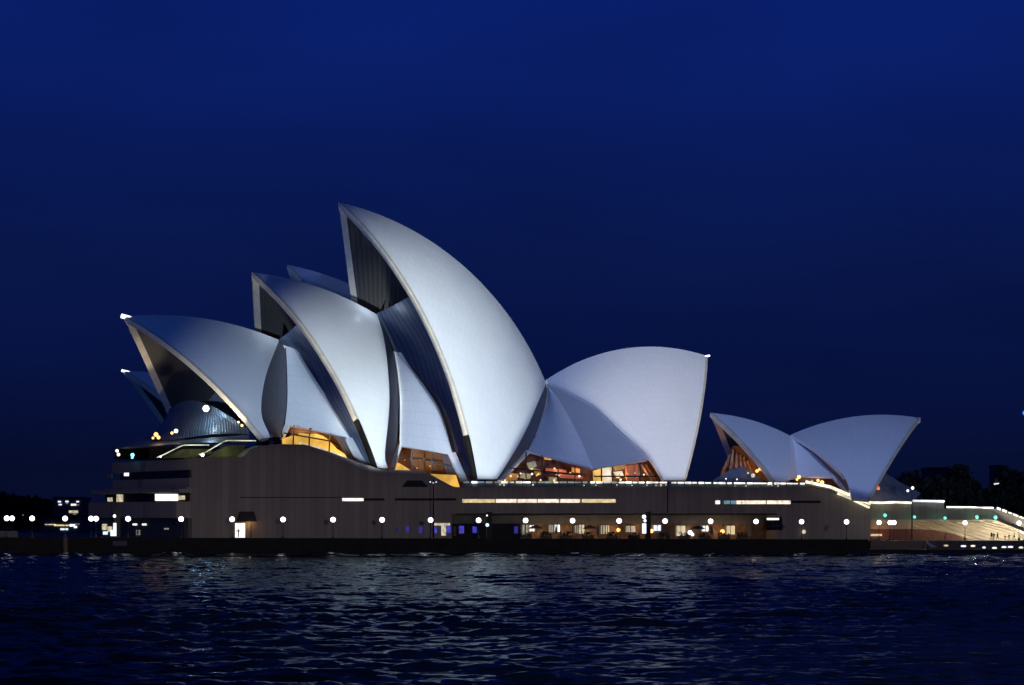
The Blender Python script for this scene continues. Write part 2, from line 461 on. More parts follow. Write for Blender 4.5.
M['led_warm'] = glow('rail_light_warm', (1.0, 0.88, 0.62), 1.9, .7, 0.5)
M['strip_a'] = glow('strip_window_yellow', (1.0, 0.80, 0.42), 0.95, .55, 1.7)
M['strip_b'] = glow('strip_window_cream', (1.0, 0.84, 0.66), 1.5, .6, 2.1)
M['white_win'] = glow('lit_window_white', (1.0, 0.98, 0.90), 1.5, .35, 1.3)
M['cream_win'] = glow('glow_cream', (1.0, 0.86, 0.58), 0.75, .6, 1.6)
M['dim_win'] = glow('lit_window_dim', (0.95, 0.9, 0.7), 0.32, .6, 1.4)
M['blue_win'] = glow('lit_panel_blue', (0.12, 0.11, 0.9), 0.55, .6, 1.6)
M['ice_win'] = glow('lit_window_ice', (0.75, 0.86, 1.0), 1.6, .3, 1.2)
M['violet_win'] = glow('lit_window_violet', (0.72, 0.75, 1.0), 1.6)
M['cyan_lamp'] = glow('lamp_cyan', (0.25, 0.85, 1.0), 2.0)
M['teal_lamp'] = glow('lamp_teal', (0.22, 0.88, 0.72), 0.9)
M['orange_lamp'] = glow('lamp_orange', (1.0, 0.52, 0.16), 2.2)
M['amber_glow'] = glow('glow_amber', (1.0, 0.55, 0.10), 0.9, .5, .35)
M['spark'] = glow('spot_lamp', (0.92, 0.95, 1.0), 2.6)
M['tip'] = glow('tip_lamp_glint', (0.75, 0.83, 1.0), 2.2)
M['blue_flood'] = glow('blue_flood_lamp', (0.012, 0.12, 0.75), 3.0)
M['skin'] = plain('skin', (0.35, 0.22, 0.16), .6)
M['cloth'] = plain('dark_clothes', (0.03, 0.03, 0.04), .8)
M['leaf'] = plain('leaf', (0.016, 0.022, 0.014), .8)
M['bark'] = plain('bark', (0.06, 0.05, 0.04), .9)
M['canvas'] = plain('umbrella_canvas', (0.10, 0.10, 0.11), .8)
M['city'] = plain('city_concrete', (0.11, 0.11, 0.12), .8)

# water: rippled harbour
m, t, b, L = new_mat('harbour_water')
b.inputs['Base Color'].default_value = (0.004, 0.010, 0.026, 1)
b.inputs['Roughness'].default_value = 0.10
b.inputs['IOR'].default_value = 1.10
tc = nd(t, 'ShaderNodeTexCoord')
hs = None
for sc_, amp, det in ((1.6, 0.95, 4),):
    # wave slopes straight from vector noise, at swell, chop and ripple size
    mp = nd(t, 'ShaderNodeMapping'); L(tc.outputs['Object'], mp.inputs[0])
    mp.inputs['Rotation'].default_value = (0, 0, 0.3); mp.inputs['Scale'].default_value = (0.8, 1.3, 1.0)
    ns = nd(t, 'ShaderNodeTexNoise'); L(mp.outputs[0], ns.inputs['Vector'])
    ns.inputs['Scale'].default_value, ns.inputs['Detail'].default_value = sc_, det
    sb = nd(t, 'ShaderNodeVectorMath', operation='SUBTRACT'); L(ns.outputs['Color'], sb.inputs[0]); sb.inputs[1].default_value = (.5, .5, .5)
    ml = nd(t, 'ShaderNodeVectorMath', operation='MULTIPLY'); L(sb.outputs[0], ml.inputs[0]); ml.inputs[1].default_value = (amp, amp, 0)
    if hs is None:
        hs = ml.outputs[0]
    else:
        ad = nd(t, 'ShaderNodeVectorMath', operation='ADD'); L(hs, ad.inputs[0]); L(ml.outputs[0], ad.inputs[1]); hs = ad.outputs[0]
gm_ = nd(t, 'ShaderNodeNewGeometry')
ad = nd(t, 'ShaderNodeVectorMath', operation='ADD'); L(hs, ad.inputs[0]); L(gm_.outputs['Normal'], ad.inputs[1])
nm = nd(t, 'ShaderNodeVectorMath', operation='NORMALIZE'); L(ad.outputs[0], nm.inputs[0])
fr_ = nd(t, 'ShaderNodeFresnel'); fr_.inputs['IOR'].default_value = 1.33; L(nm.outputs[0], fr_.inputs['Normal'])
# unresolved ripples and murk take part of the mirror away
fm = nd(t, 'ShaderNodeMath', operation='MULTIPLY'); L(fr_.outputs[0], fm.inputs[0]); fm.inputs[1].default_value = 0.42
df_ = nd(t, 'ShaderNodeBsdfDiffuse'); df_.inputs['Color'].default_value = (0.004, 0.010, 0.026, 1)
gl_ = nd(t, 'ShaderNodeBsdfGlossy'); gl_.inputs['Roughness'].default_value = 0.13; gl_.inputs['Color'].default_value = (0.78, 0.88, 0.95, 1)
L(nm.outputs[0], gl_.inputs['Normal'])
mx_ = nd(t, 'ShaderNodeMixShader'); L(fm.outputs[0], mx_.inputs[0]); L(df_.outputs[0], mx_.inputs[1]); L(gl_.outputs[0], mx_.inputs[2])
L(mx_.outputs[0], t.nodes['Material Output'].inputs['Surface'])
M['water'] = m

# ------------------------------------------------------------------ the setting
kind(MB().add([(-6000, -300, -.45), (6000, -300, -.45), (6000, 9000, -.45), (-6000, 9000, -.45)], [[0, 1, 2, 3]]).build('water', M['water'], smooth=False), 'structure')
def chop():
    # the harbour between here and the wall as real wind waves: a sum of wave trains, crests hiding troughs
    rng = np.random.default_rng(5)
    Y = 55 * np.exp(np.arange(0, 860) * .00256)
    A_ = np.linspace(-.42, .42, 780)
    YY, AA = np.meshgrid(Y, A_, indexing='ij')
    X = AA * YY
    Z = np.zeros_like(X)
    for k in range(90):
        lam = .8 * math.exp(rng.random() * 2.5)
        th = -1.25 + rng.normal() * .55
        am = .0070 * lam ** .80 * (.6 + .8 * rng.random())
        kx, ky = 2 * math.pi / lam * math.cos(th), 2 * math.pi / lam * math.sin(th)
        p = kx * X + ky * YY + rng.random() * 6.28
        fade = np.clip((lam / (YY * .00256) - 2.0) / 2.0, 0, 1)
        Z += am * fade * (np.sin(p) + .25 * np.sin(2 * p + 1.2))
    # gusts: patches of rougher and calmer water
    g = .75 + .35 * np.sin(X * .045 + 1.3 * np.sin(YY * .021)) * np.sin(YY * .033 + 1.1 * np.sin(X * .03))
    Z *= g
    # the patch sinks to the level of the open water at its borders
    e_ = np.clip((.42 - np.abs(AA)) / .05, 0, 1) * np.clip((YY - 55) / 12, 0, 1)
    e_ = e_ * e_ * (3 - 2 * e_)
    Z = Z * e_ - .46 * (1 - e_)
    n, m_ = Z.shape
    me = bpy.data.meshes.new('water')
    idx = np.arange(n * m_).reshape(n, m_)
    q = np.stack([idx[:-1, :-1], idx[:-1, 1:], idx[1:, 1:], idx[1:, :-1]], -1).reshape(-1, 4)
    me.vertices.add(n * m_); me.vertices.foreach_set('co', np.stack([X, YY, Z], -1).astype(np.float32).ravel())
    me.loops.add(q.size); me.loops.foreach_set('vertex_index', q.astype(np.int32).ravel())
    me.polygons.add(len(q)); me.polygons.foreach_set('loop_start', np.arange(0, q.size, 4, dtype=np.int32))
    me.polygons.foreach_set('use_smooth', np.ones(len(q), dtype=bool))
    me.update(calc_edges=True); me.validate()
    me.materials.append(M['water'])
    o = bpy.data.objects.new('water', me); COL.objects.link(o)
    kind(o, 'structure')
chop()
ZQ = 2.8
q0, q1 = QW.pl(-60, 540)[0], QW.pl(868, 540)[0]
kind(MB().prism([(q0, -0.6), (q1, -0.6), (q1 + 2, -210), (q0, -210)], 0.3, ZQ, QW).build('promenade', M['paving']), 'structure')
sw = MB()
sw.box(q0, q1, -0.6, 0.0, -2.0, ZQ + 0.12, QW)
sw.box(q0, q1, -0.62, 0.10, ZQ + 0.12, ZQ + 0.28, QW)
tag(sw.build('sea_wall', M['seawall']), 'long dark stone sea wall with a coping along the whole promenade', 'sea wall')
w2 = M['water'].copy(); w2.name = 'harbour_water_near_wall'; M['water_wall'] = w2
for n_ in w2.node_tree.nodes:
    if n_.type == 'VECT_MATH' and n_.operation == 'MULTIPLY':
        n_.inputs[1].default_value = (.16, .10, 0)
    if n_.type == 'MATH' and n_.operation == 'MULTIPLY':
        n_.inputs[1].default_value = 1.0
P = []
for a in np.arange(q0 - 2, q1 + 60, .45):
    ph = 2.2 * math.sin(a * .31) + 1.3 * math.sin(a * .83 + 1) + .7 * math.sin(a * 1.9 + 2)
    am = .17 + .12 * math.sin(a * .57 + 2) * math.sin(a * .13)
    row = []
    for t_ in np.linspace(.05 if a < q1 else -7, 9, 34 if a < q1 else 34):
        f_ = max(0, min(1, (t_ - .1) / 1.0)) * max(0, min(1, (9 - t_) / 2.5))
        row.append((a, t_, .10 + am * f_ * (1 + math.sin(2 * math.pi * t_ / 2.3 + ph))))
    P.append(row)
kind(MB().grid(QW.w(np.array(P))).build('water', M['water_wall'], smooth=True), 'structure')
# forecourt, south of the podium
kind(MB().prism([(q1 + 0.02, -8), (q1 + 140, -8), (q1 + 140, -260), (q1 + 2.5, -260)], 0.3, 0.95, QW).build('forecourt', M['paving']), 'structure')
sw = MB()
sw.box(q1 + 0.02, q1 + 140, -8, -7.4, -2.0, 1.15, QW)
tag(sw.build('sea_wall', M['seawall']), 'lower dark sea wall in front of the lit forecourt terrace', 'sea wall')

# ------------------------------------------------------------------ roof shells
def gc(c, A, B, n):
    a, b = A - c, B - c
    ra, rb = np.linalg.norm(a), np.linalg.norm(b)
    w = math.acos(max(-1, min(1, a @ b / ra / rb)))
    t = np.linspace(0, 1, n)[:, None]
    return c + (np.sin((1 - t) * w) * a + np.sin(t * w) * b) / math.sin(w)
class Shell:
    """one vault: two mirrored spherical triangles; F lip foot, G rear foot, T tip, B rear end of the ridge"""
    def __init__(self, h, R, ct, T, B, F, G, NU=34, NV=30, rear=None, th=0.95, FG3=None):
        self.h, self.th = h, th
        T, B = h.pl(*T), h.pl(*B)
        m, d = (T + B) / 2, B - T
        Ln = np.linalg.norm(d)
        a2 = R * R - Ln * Ln / 4 - ct * ct
        pv = np.array([-d[2], 0, d[0]]) / Ln
        if pv[2] > 0:
            pv = -pv
        c = m + pv * math.sqrt(a2) + np.array([0, ct, 0])
        self.c, self.R = c, R
        if FG3:
            F, G = [np.array((s, ct + math.sqrt(R * R - (s - c[0]) ** 2 - (z - c[2]) ** 2), z)) for s, z in FG3]
        else:
            F, G = h.sph(*F, c, R), h.sph(*G, c, R)
        self.F, self.G, self.T, self.B = F, G, T, B
        r = math.sqrt(R * R - ct * ct)
        a0, a1 = math.atan2(T[2] - c[2], T[0] - c[0]), math.atan2(B[2] - c[2], B[0] - c[0])
        if a1 - a0 > math.pi: a1 -= 2 * math.pi
        if a0 - a1 > math.pi: a1 += 2 * math.pi
        P = np.zeros((NU + 1, NV + 1, 3))
        for i in range(NU + 1):
            u = i / NU
            a = a0 + (a1 - a0) * u
            top = np.array([c[0] + r * math.cos(a), 0, c[2] + r * math.sin(a)])
            P[i] = gc(c, F + (G - F) * u, top, NV + 1)
        if rear is not None:             # the rear edge as seen, between rear foot and ridge
            pts = np.array([G] + [h.sph(*p, c, R) for p in rear] + [B])
            cu = crom(pts, 12)
            ln = np.concatenate([[0], np.cumsum(np.linalg.norm(np.diff(cu, axis=0), axis=1))])
            tt = np.linspace(0, ln[-1], NV + 1)
            E = np.stack([np.interp(tt, ln, cu[:, k]) for k in range(3)], 1)
            dE = E - P[-1]
            for i in range(NU + 1):
                P[i] += dE * (i / NU) ** 2
        v = P - c
        P = c + v / np.linalg.norm(v, axis=-1, keepdims=True) * R
        P[:, -1, 1] = 0
        self.P = P
        I = c + (P - c) * ((R - th) / R)
        I[:, -1, 1] = np.minimum(I[:, -1, 1], 0) * 0
        I[..., 1] = np.maximum(I[..., 1], 0.0)
        self.I = I
        uu, vv = np.meshgrid(np.linspace(0, 1, NU + 1), np.linspace(0, 1, NV + 1), indexing='ij')
        self.UV = np.stack([uu, vv], -1)
    def W(self, Q, far=False):
        Q = np.array(Q)
        if far:
            Q = Q * np.array([1, -1, 1])
        return self.h.w(Q)
    def build(self, parent, tile, label, tip=None, sgn=1, foot=0.0, tr=.42):
        mb, so, ri, fts = MB(), MB(), MB(), []
        for far in (False, True):
            fl = far ^ (sgn < 0)
            mb.grid(self.W(self.P, far), flip=fl, uv=self.UV)
            mb.grid(self.W(np.stack([self.P[-1], self.I[-1]], 0), far), flip=fl)            # rear edge
            mb.grid(self.W(np.stack([self.P[:, 0], self.I[:, 0]], 0), far), flip=not fl)    # foot
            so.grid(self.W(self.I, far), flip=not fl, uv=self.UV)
            # edge beam along the open lip: stands 0.15 proud of tile and soffit
            o = self.P[0] + (self.P[0] - self.c) / self.R * 0.08
            i = self.P[0] + (self.P[0] - self.c) / self.R * (-self.th - 0.06)
            i[:, 1] = np.maximum(i[:, 1], 0); o[-1, 1] = 0
            d = self.P[0] - self.P[2]
            d = d / np.linalg.norm(d, axis=1, keepdims=True)
            d[0] = d[1]; d[-1] = (d[-1] + 0) * np.array([1, 0, 1])
            ring = [o - d * 0.35, o + d * 0.18, i + d * 0.18, i - d * 1.15, o - d * 1.15 - (o - i) * .8]
            ring = np.stack(ring, 0)
            k = int(round(foot * (ring.shape[1] - 1)))
            ri.grid(self.W(ring[:, k:], far), flip=fl)
            if k:
                fts.append(MB().grid(self.W(ring[:, :k + 1], far), flip=fl))
        a = mb.build('roof_shell', M[tile], parent, smooth=True)
        note(a, label)
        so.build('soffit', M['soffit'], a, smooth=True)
        ri.build('edge_beam', M['rim'], a, recalc=True)
        for ft in fts:
            ft.build('bronze_foot', M['bronze'], a, recalc=True)
        if tip:
            p = self.W(self.T + np.array([-0.6 * sgn, 0, 0.1]))
            q = self.W(self.T + np.array([tip * sgn, 0, 0.0 - tip * .25]))
            MB().tube([p, q], tr).build('tip_lamp_glint', M['tip'], a)  # a lamp on the north shell; on the others a painted glint
        return a
def patch(h, rows, far=False, nu=6, nv=6):
    """smooth sheet through rows of (px, py, t) points, returned as a grid of frame coordinates"""
    P = np.array([[h.pl(a, b, c) for a, b, c in r] for r in rows])
    P = crom(P, nu)
    P = np.swapaxes(crom(np.swapaxes(P, 0, 1), nv), 0, 1)
    return P
def pair(h, P, name, mat, parent, smooth=False, recalc=False, uv=None, thick=0.0):
    """the sheet and its mirror image as two parts"""
    o = None
    for k in (-1, 1):
        mb = MB(); both(h, mb, np.asarray(P) * np.array([1, k, 1]), uv, thick, far=False)
        o = mb.build(name, M[mat], parent, smooth, recalc)
    return o
def both(h, mb, P, uv=None, thick=0.0, far=True):
    """the sheet and its mirror image; with a thickness it becomes a closed slab going inwards"""
    P = np.asarray(P)
    for k in ((1, -1) if far else (1,)):
        Q = P * np.array([1, k, 1])
        mb.grid(h.w(Q), flip=k < 0, uv=uv)
        if thick:
            n = np.cross(np.gradient(Q, axis=0), np.gradient(Q, axis=1))
            ln = np.linalg.norm(n, axis=-1, keepdims=True)
            n = n / np.maximum(ln, 1e-6)
            I = Q - np.sign((n[..., 1:2].mean()) * k) * n * thick
            mb.grid(h.w(I), flip=k > 0)
            for e in ((Q[0], I[0]), (Q[-1], I[-1]), (Q[:, 0], I[:, 0]), (Q[:, -1], I[:, -1])):
                mb.grid(h.w(np.stack(e, 0)))
    return mb

# ---- concert hall
hall = empty('concert_hall', CH.w(np.array((20, 0, 13))), 'tallest white-tiled shell-roofed hall, nearest the water on the granite podium', 'concert hall')
N = Shell(CH, 75, -40, (124.5, 316.5), (279, 340), (263, 439), (270, 437), rear=[(261.2, 411), (266, 375)])
Mm = Shell(CH, 75, -40.5, (252.5, 272.5), (377, 314.6), (376, 468), (388, 468), rear=[(385, 452), (389.5, 399), (387.5, 365)])
A = Shell(CH, 75, -46, (339.5, 202.5), (546, 383), (476, 479), (497, 479), NU=44, rear=[(509.6, 459.6), (529, 424), (539, 400)])
S = Shell(CH, 75, -58.5, (707, 356), (546, 380), (685, 480), (664, 480), rear=[(647.4, 455), (624, 434), (594.6, 406), (565, 389)])
N.build(hall, 'tile', 'lowest north-facing shell at the left end with a bright lamp on its tip', tip=1.6)
Mm.build(hall, 'tile', 'middle north-facing shell between the lowest and the tallest', foot=.2)
A.build(hall, 'tile', 'tallest shell, brightly floodlit', foot=.15)
S.build(hall, 'tile', 'south-facing rounded shell behind the tallest one', tip=0.7, sgn=-1, tr=.2)

def rear_pts(sh, k=13):
    """points down the rear edge of a shell, ridge to foot"""
    return sh.P[-1][::-1]
def resample(P, n):
    P = np.asarray(P)
    ln = np.concatenate([[0], np.cumsum(np.linalg.norm(np.diff(P, axis=0), axis=1))])
    tt = np.linspace(0, ln[-1], n)
    return np.stack([np.interp(tt, ln, P[:, k]) for k in range(3)], 1)
M['return'] = plain('return_wall_shade_tone', (0.13, 0.14, 0.17), .8, var=.12)  # darker than the tile: the shade of the folds put into the colour
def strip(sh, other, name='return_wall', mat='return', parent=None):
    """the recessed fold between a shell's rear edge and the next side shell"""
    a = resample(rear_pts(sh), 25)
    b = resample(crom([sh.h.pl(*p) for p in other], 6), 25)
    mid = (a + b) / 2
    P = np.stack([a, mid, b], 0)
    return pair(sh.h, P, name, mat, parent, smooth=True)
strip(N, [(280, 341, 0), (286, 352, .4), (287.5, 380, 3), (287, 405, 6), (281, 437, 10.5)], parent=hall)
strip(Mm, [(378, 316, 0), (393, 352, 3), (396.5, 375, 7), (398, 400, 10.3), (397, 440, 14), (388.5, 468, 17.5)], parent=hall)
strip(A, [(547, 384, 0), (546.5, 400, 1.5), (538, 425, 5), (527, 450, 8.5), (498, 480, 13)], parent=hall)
def side(h, rows, legs=(), parent=None, mat='tile_side', lab=None):
    o = pair(h, patch(h, rows), 'side_shell', mat, parent, recalc=True, thick=0.7)
    for l in legs:
        for k in (1, -1):
            m2 = MB(); both(h, m2, patch(h, l) * np.array([1, k, 1]), thick=0.7, far=False)
            m2.build('shell_foot', M[mat], o, recalc=True)
    if lab: note(o, lab)
    return o
sN = side(CH, [[(286, 346, 0), (290, 347, 1.2), (294, 349, 3)],
          [(287.3, 375, 3), (300, 376, 7), (311, 378, 11.5)],
          [(287.3, 402, 6), (311, 406, 11.5), (333, 412, 16.5)],
          [(285, 424, 8.5), (318, 430.5, 14.8), (350, 438, 20)]],
     [[[(285, 424, 8.5), (288.5, 424.7, 9.4)], [(279.5, 437, 10.5), (282, 438, 11)]],
      [[(346, 437.5, 19.8), (352, 437.5, 20)], [(357, 457, 23), (366.5, 457, 22.6)], [(365, 466, 24.3), (371, 466, 24)]]], hall)
sM = side(CH, [[(393, 351, 3), (395.5, 352, 4), (398, 354, 5.4)],
          [(396.8, 380, 7.5), (409, 380, 11.2), (420, 383, 14.6)],
          [(398.2, 410, 11.5), (420, 412, 16), (439, 413, 19.4)],
          [(400, 446, 14.5), (425, 450, 18.6), (453, 455, 21.5)]],
     [[[(398, 443, 14), (402, 446.5, 14.8)], [(390.5, 467, 17.5), (394, 467, 18)]],
      [[(448, 454, 21.2), (455.5, 452, 21.6)], [(455, 467, 21.8), (462, 467, 21.8)], [(462, 482, 22), (468, 481, 22)]]], hall)
# side shell of the south end: two facets that meet in a projecting ridge
side(CH, [[(547, 386, 1.0), (548.5, 387, 1.8), (551, 389, 2.6)],
          [(546, 402, 2), (552, 403, 4.6), (563, 407, 8)],
          [(538, 428, 5.6), (556, 434, 10), (579, 436, 15)],
          [(528, 450.5, 9), (560, 459, 15), (593, 468, 21)]],
     [[[(526.8, 449.5, 8.8), (529.6, 451, 9.3)], [(497.5, 480, 13.5), (500.5, 480, 14)]]], hall)
rp_ = resample(S.P[-1][::-1], 13)
def sr(k):      # points just under the rear edge of the south shell
    q = rp_[k] - np.array([0, 0.5, 0.35]); return q
fa = np.array([CH.pl(*p) for p in ((551, 389, 2.6), (563, 407, 8), (579, 436, 15), (593, 468, 21))])
fa = resample(crom(fa, 6), 11)
fb = np.array([sr(k) for k in range(0, 11)])
fm = (fa + fb) / 2
pair(CH, np.stack([fa, fm, fb], 0), 'side_shell', 'tile_side', hall, recalc=True, thick=0.6)

# glass walls in the mouths
def glasswall(h, rows, parent, nu=8, nv=8):
    P = patch(h, rows, nu=nu, nv=nv)
    return pair(h, P, 'glass_wall', 'glass', parent, smooth=True, uv=np.stack(np.meshgrid(np.linspace(0, .25, P.shape[1]), np.linspace(0, 1, P.shape[0])), -1))

gA = glasswall(CH, [[(376.5, 313.5, -0.5), (394, 305, 3), (414, 294, 7)], [(394, 352, 3), (420, 348, 11), (440, 345, 15)],
               [(410, 388, 7), (434, 392, 14), (457, 398, 18.5)], [(434, 428, 12), (454, 434, 17.5), (470, 440, 20.5)], [(446, 474, 15), (462, 475, 19.5), (475, 476, 21.5)]], hall)
gM = glasswall(CH, [[(279, 339.5, -0.5), (291, 330, 2.5), (304, 318, 6)], [(292, 355, .5), (312, 358, 9), (330, 362, 14)],
               [(306, 392, 8), (328, 396, 15), (351, 402, 19)], [(328, 425, 12), (348, 430, 19), (366, 434, 23)], [(350, 463, 17), (364, 465, 23), (377, 466, 26)]], hall)

# north foyer glass: a bronze-mullioned cone that flares out over the terrace
P = patch(CH, [[(169, 409, -13), (181, 402, -5), (195, 400.5, 3), (214, 407, 10), (248, 428, 18)],
               [(166.5, 417, -13), (177, 413, -4), (193, 413, 4), (216, 417, 11), (248, 430, 18.5)],
               [(156, 430, -12), (166, 432, 0), (186, 432, 8), (216, 430, 14), (249, 432, 19)],
               [(146, 438, -11), (158, 440, 2), (185, 438, 10), (216, 434, 15.5), (250, 434, 19.5)]], nu=6, nv=8)
mb = MB(); both(CH, mb, P, far=False, uv=np.stack(np.meshgrid(np.linspace(0, 1, P.shape[0]), np.linspace(0, 1, P.shape[1]), indexing='ij')[::-1], -1))
note(mb.build('glass_wall', M['foyer_glass'], hall, smooth=True), 'flaring bronze glass of the north foyer with a bluish lamp behind')
def lamp_ball(h, px, py, t, r, mat, parent, name='foyer_lamp'):
    p = h.w(h.pl(px, py, t))
    mb = MB(); mb.lathe([(r * math.sin(a), -r * math.cos(a)) for a in np.linspace(0, math.pi, 7)], p, 10)
    return mb.build(name, M[mat], parent, smooth=True)
def point(name, p, e, col, size=0.3):
    ld = bpy.data.lights.new(name, 'POINT'); ld.energy, ld.color, ld.shadow_soft_size = e, col, size
    o = bpy.data.objects.new(name, ld); COL.objects.link(o); o.location = tuple(map(float, p))
    return o
def panel(h, pts, t, mat, name, parent, thick=0.25):
    """a flat piece with the outline pts (pixels on the plane t), as thick as given"""
    poly = [h.pl(px, py, t) for px, py in pts]
    mb = MB().profile([(p[0], p[2]) for p in poly], t, t - thick, h)
    return mb.build(name, M[mat] if isinstance(mat, str) else mat, parent, recalc=True)
def rect(h, x0, x1, y0, y1, t, mat, name, parent, thick=0.25):
    return panel(h, [(x0, y0), (x1, y0), (x1, y1), (x0, y1)], t, mat, name, parent, thick)
def bars(h, lines, t, r, mat, name, parent):
    mb = MB()
    for ln in lines:
        mb.tube([h.w(h.pl(a, b, t)) for a, b in ln], r, 6)
    return mb.build(name, M[mat], parent)

# north foyer canopy and its lamps
mb = MB()
both(CH, mb, patch(CH, [[(111, 447.5, -9), (150, 446, 8), (200, 443, 18), (246, 442, 24)], [(146, 438, -10), (165, 440.5, 3), (205, 438, 14), (250, 434.5, 20)]]), far=False, thick=0.3)
mb.build('canopy', M['glass'], hall, recalc=True)
for px, py, t_, r, mt in ((156, 434.5, 4, .42, 'orange_lamp'), (158.5, 437.5, 5, .35, 'orange_lamp'), (153, 438, 4, .25, 'orange_lamp'), (176, 431, 9, .38, 'spark'), (172, 433, 8.4, .28, 'orange_lamp'),
                      (206, 408.5, 10.6, .62, 'spark'), (242, 425.5, 20.5, .25, 'orange_lamp'), (238.5, 422, 20, .2, 'orange_lamp')):
    lamp_ball(CH, px, py, t_, r, mt, hall)
point('foyer_light', CH.w(CH.pl(206, 411, 12.0)), 760, (0.5, 0.78, 1.0), .4)
point('mouth_fill', CH.w(CH.pl(374, 296, 3)), 420, (0.65, 0.78, 1.0), .3)  # added cool fills in the shell mouths, brightening the glass walls
point('mouth_fill', CH.w(CH.pl(276, 322, 3)), 260, (0.65, 0.78, 1.0), .3)
point('foyer_light', CH.w(CH.pl(158, 437, 9)), 200, (1.0, 0.45, 0.15))
# uplights that wash the open lips of the shells
def wash(px, py, t_, tx, ty, tt, e, cone=70, col=(1.0, 0.86, 0.62)):
    a, b_ = CH.w(CH.pl(px, py, t_)), CH.w(CH.pl(tx, ty, tt))
    flood('lip_uplight', a, b_, e, col, cone, 0.8, size=.3)
wash(150, 432, -6, 143, 350, -8, 4e3, 40)
wash(232, 434, 24, 215, 385, 14, 7e3, 95)
wash(350, 440, 26, 345, 400, 20, 0.15e4, 90)
wash(452, 470, 24, 452, 400, 18, 0.03e4, 90)
wash(300, 400, 2, 258, 296, -3, 0.35e4, 22, (1.0, .92, .75))
wash(400, 400, 2, 346, 236, -3, 1.2e4, 20, (1.0, .92, .75))

# interiors seen under the side shells
fo = dict(parent=hall)
rect(CH, 290, 380, 405, 480, 6, 'timber', 'foyer_wall', hall, .4)
panel(CH, [(283, 438.5), (292, 436), (299, 435), (300, 433), (304, 433.5), (309, 434.5), (316, 433.6), (323, 436), (329, 440), (337, 449), (346, 454.5), (357, 459), (357, 463), (338, 459), (300, 446), (283, 446)], 12, 'amber_glow', 'stair_soffit', hall, .5)  # soffit and its edge glow by themselves in place of lamplight
panel(CH, [(299, 442), (320, 447), (345, 455.5), (357, 459), (357, 462), (338, 457), (300, 444.5)], 13, 'cream_win', 'stair_edge', hall, .3)  # edge glows by itself in place of lamplight, no window here
bars(CH, [[(284, 433), (330, 441), (352, 452)], [(310, 428), (309, 446)], [(330, 432), (329, 454)], [(294, 425), (293, 446)]], 14.5, .14, 'bronze', 'window_frame', hall)
rect(CH, 388, 470, 438, 492, 6, 'timber', 'foyer_wall', hall, .4)
panel(CH, [(395, 462), (399, 463), (404, 466), (411, 470.5), (411, 474), (395, 474)], 14, 'amber_glow', 'glowing_stair', hall, .4)  # stairs glow by themselves, standing in for light falling on them
panel(CH, [(431, 474), (456, 475), (460, 488), (450, 486), (440, 481)], 18, 'amber_glow', 'glowing_stair', hall, .4)
bars(CH, [[(400, 457), (425, 460), (452, 466)], [(412, 448), (412, 472)], [(432, 450), (432, 474)]], 16.5, .13, 'pole', 'window_frame', hall)
rect(CH, 488, 600, 436, 492, 7, 'red_carpet', 'foyer_wall', hall, .4)
rect(CH, 590, 668, 446, 492, 4, 'timber', 'foyer_wall', hall, .4)
M['amber_dim'] = glow('foyer_glow_amber', (1.0, 0.42, 0.10), 0.22, .8, .9)
M['red_dim'] = glow('foyer_glow_red', (1.0, 0.26, 0.10), 0.05, .9, .9)
M['olive_dim'] = glow('foyer_glow_olive', (0.75, 0.70, 0.32), 0.16, .8, .9)
M['peach_win'] = glow('foyer_glow_peach', (1.0, 0.78, 0.48), 0.95, .6, .7)
for pts, t_, mt in (([(505, 478), (511, 473), (519, 474), (517, 480), (507, 482)], 11, 'amber_dim'), ([(527, 463), (535, 461), (537, 466), (530, 470)], 11, 'olive_dim'), ([(544, 455.5), (552, 456.5), (551.5, 460), (545, 459.5)], 11, 'amber_glow'),
                    ([(546, 468), (566, 470), (567, 473.5), (546, 472)], 10, 'red_dim'), ([(560, 474), (583, 476), (583, 479), (560, 478)], 10, 'red_dim'), ([(572, 467), (580, 469), (580, 473), (572, 472)], 10, 'amber_dim'), ([(549, 477), (557, 477.5), (557, 482), (549, 482)], 10, 'olive_dim'), ([(522, 473), (532, 474), (530, 479), (520, 478)], 10, 'olive_dim'), ([(534, 468), (541, 470), (541, 475), (535, 474)], 10, 'amber_dim'), ([(556, 474.3), (562, 474.6), (561, 475.4), (556, 475.2)], 11, 'dim_win'),
                    ([(593.5, 471), (601, 468.5), (601.5, 483), (594, 484)], 11, 'amber_glow'), ([(601.6, 468.5), (612, 466.5), (611, 473), (612.5, 484), (602, 484)], 11, 'peach_win'), ([(613, 466), (625, 464.5), (624.5, 469), (616, 470.5)], 10.6, 'amber_dim'),
                    ([(614, 472), (622, 471), (624, 476), (617, 478)], 11, 'peach_win'), ([(626, 466), (638, 464.5), (639, 484), (627, 484)], 9, 'red_dim')):
    panel(CH, pts, t_, mt, 'foyer_glow', hall, .3)
for k in range(26):
    px = random.choice([random.uniform(505, 590), random.uniform(595, 652)])
    py = random.uniform(468 if px < 590 else 470, 481)
    if px < 520: py = max(py, 476)
    lamp_ball(CH, px, py, 11.5, random.uniform(.1, .24), random.choice(['orange_lamp', 'orange_lamp', 'cream_win', 'amber_glow', 'white_win']), hall)
for px, py in ((399, 464), (405, 460), (420, 459.6), (424, 459.4), (398, 451), (430, 466), (417, 468), (300, 437), (322, 441), (446, 476)):
    lamp_ball(CH, px, py, 14.2, random.uniform(.08, .18), 'amber_glow', hall)
bars(CH, [[(594, 476.3), (656, 476.3)], [(601.5, 466), (601.5, 486)], [(612.5, 464), (612.5, 486)], [(640, 463), (640, 486)]], 12.0, .16, 'bronze', 'window_frame', hall)
bars(CH, [[(641, 464), (653, 482)], [(646, 464), (657, 482)]], 8, .3, 'timber', 'inner_rib', hall)
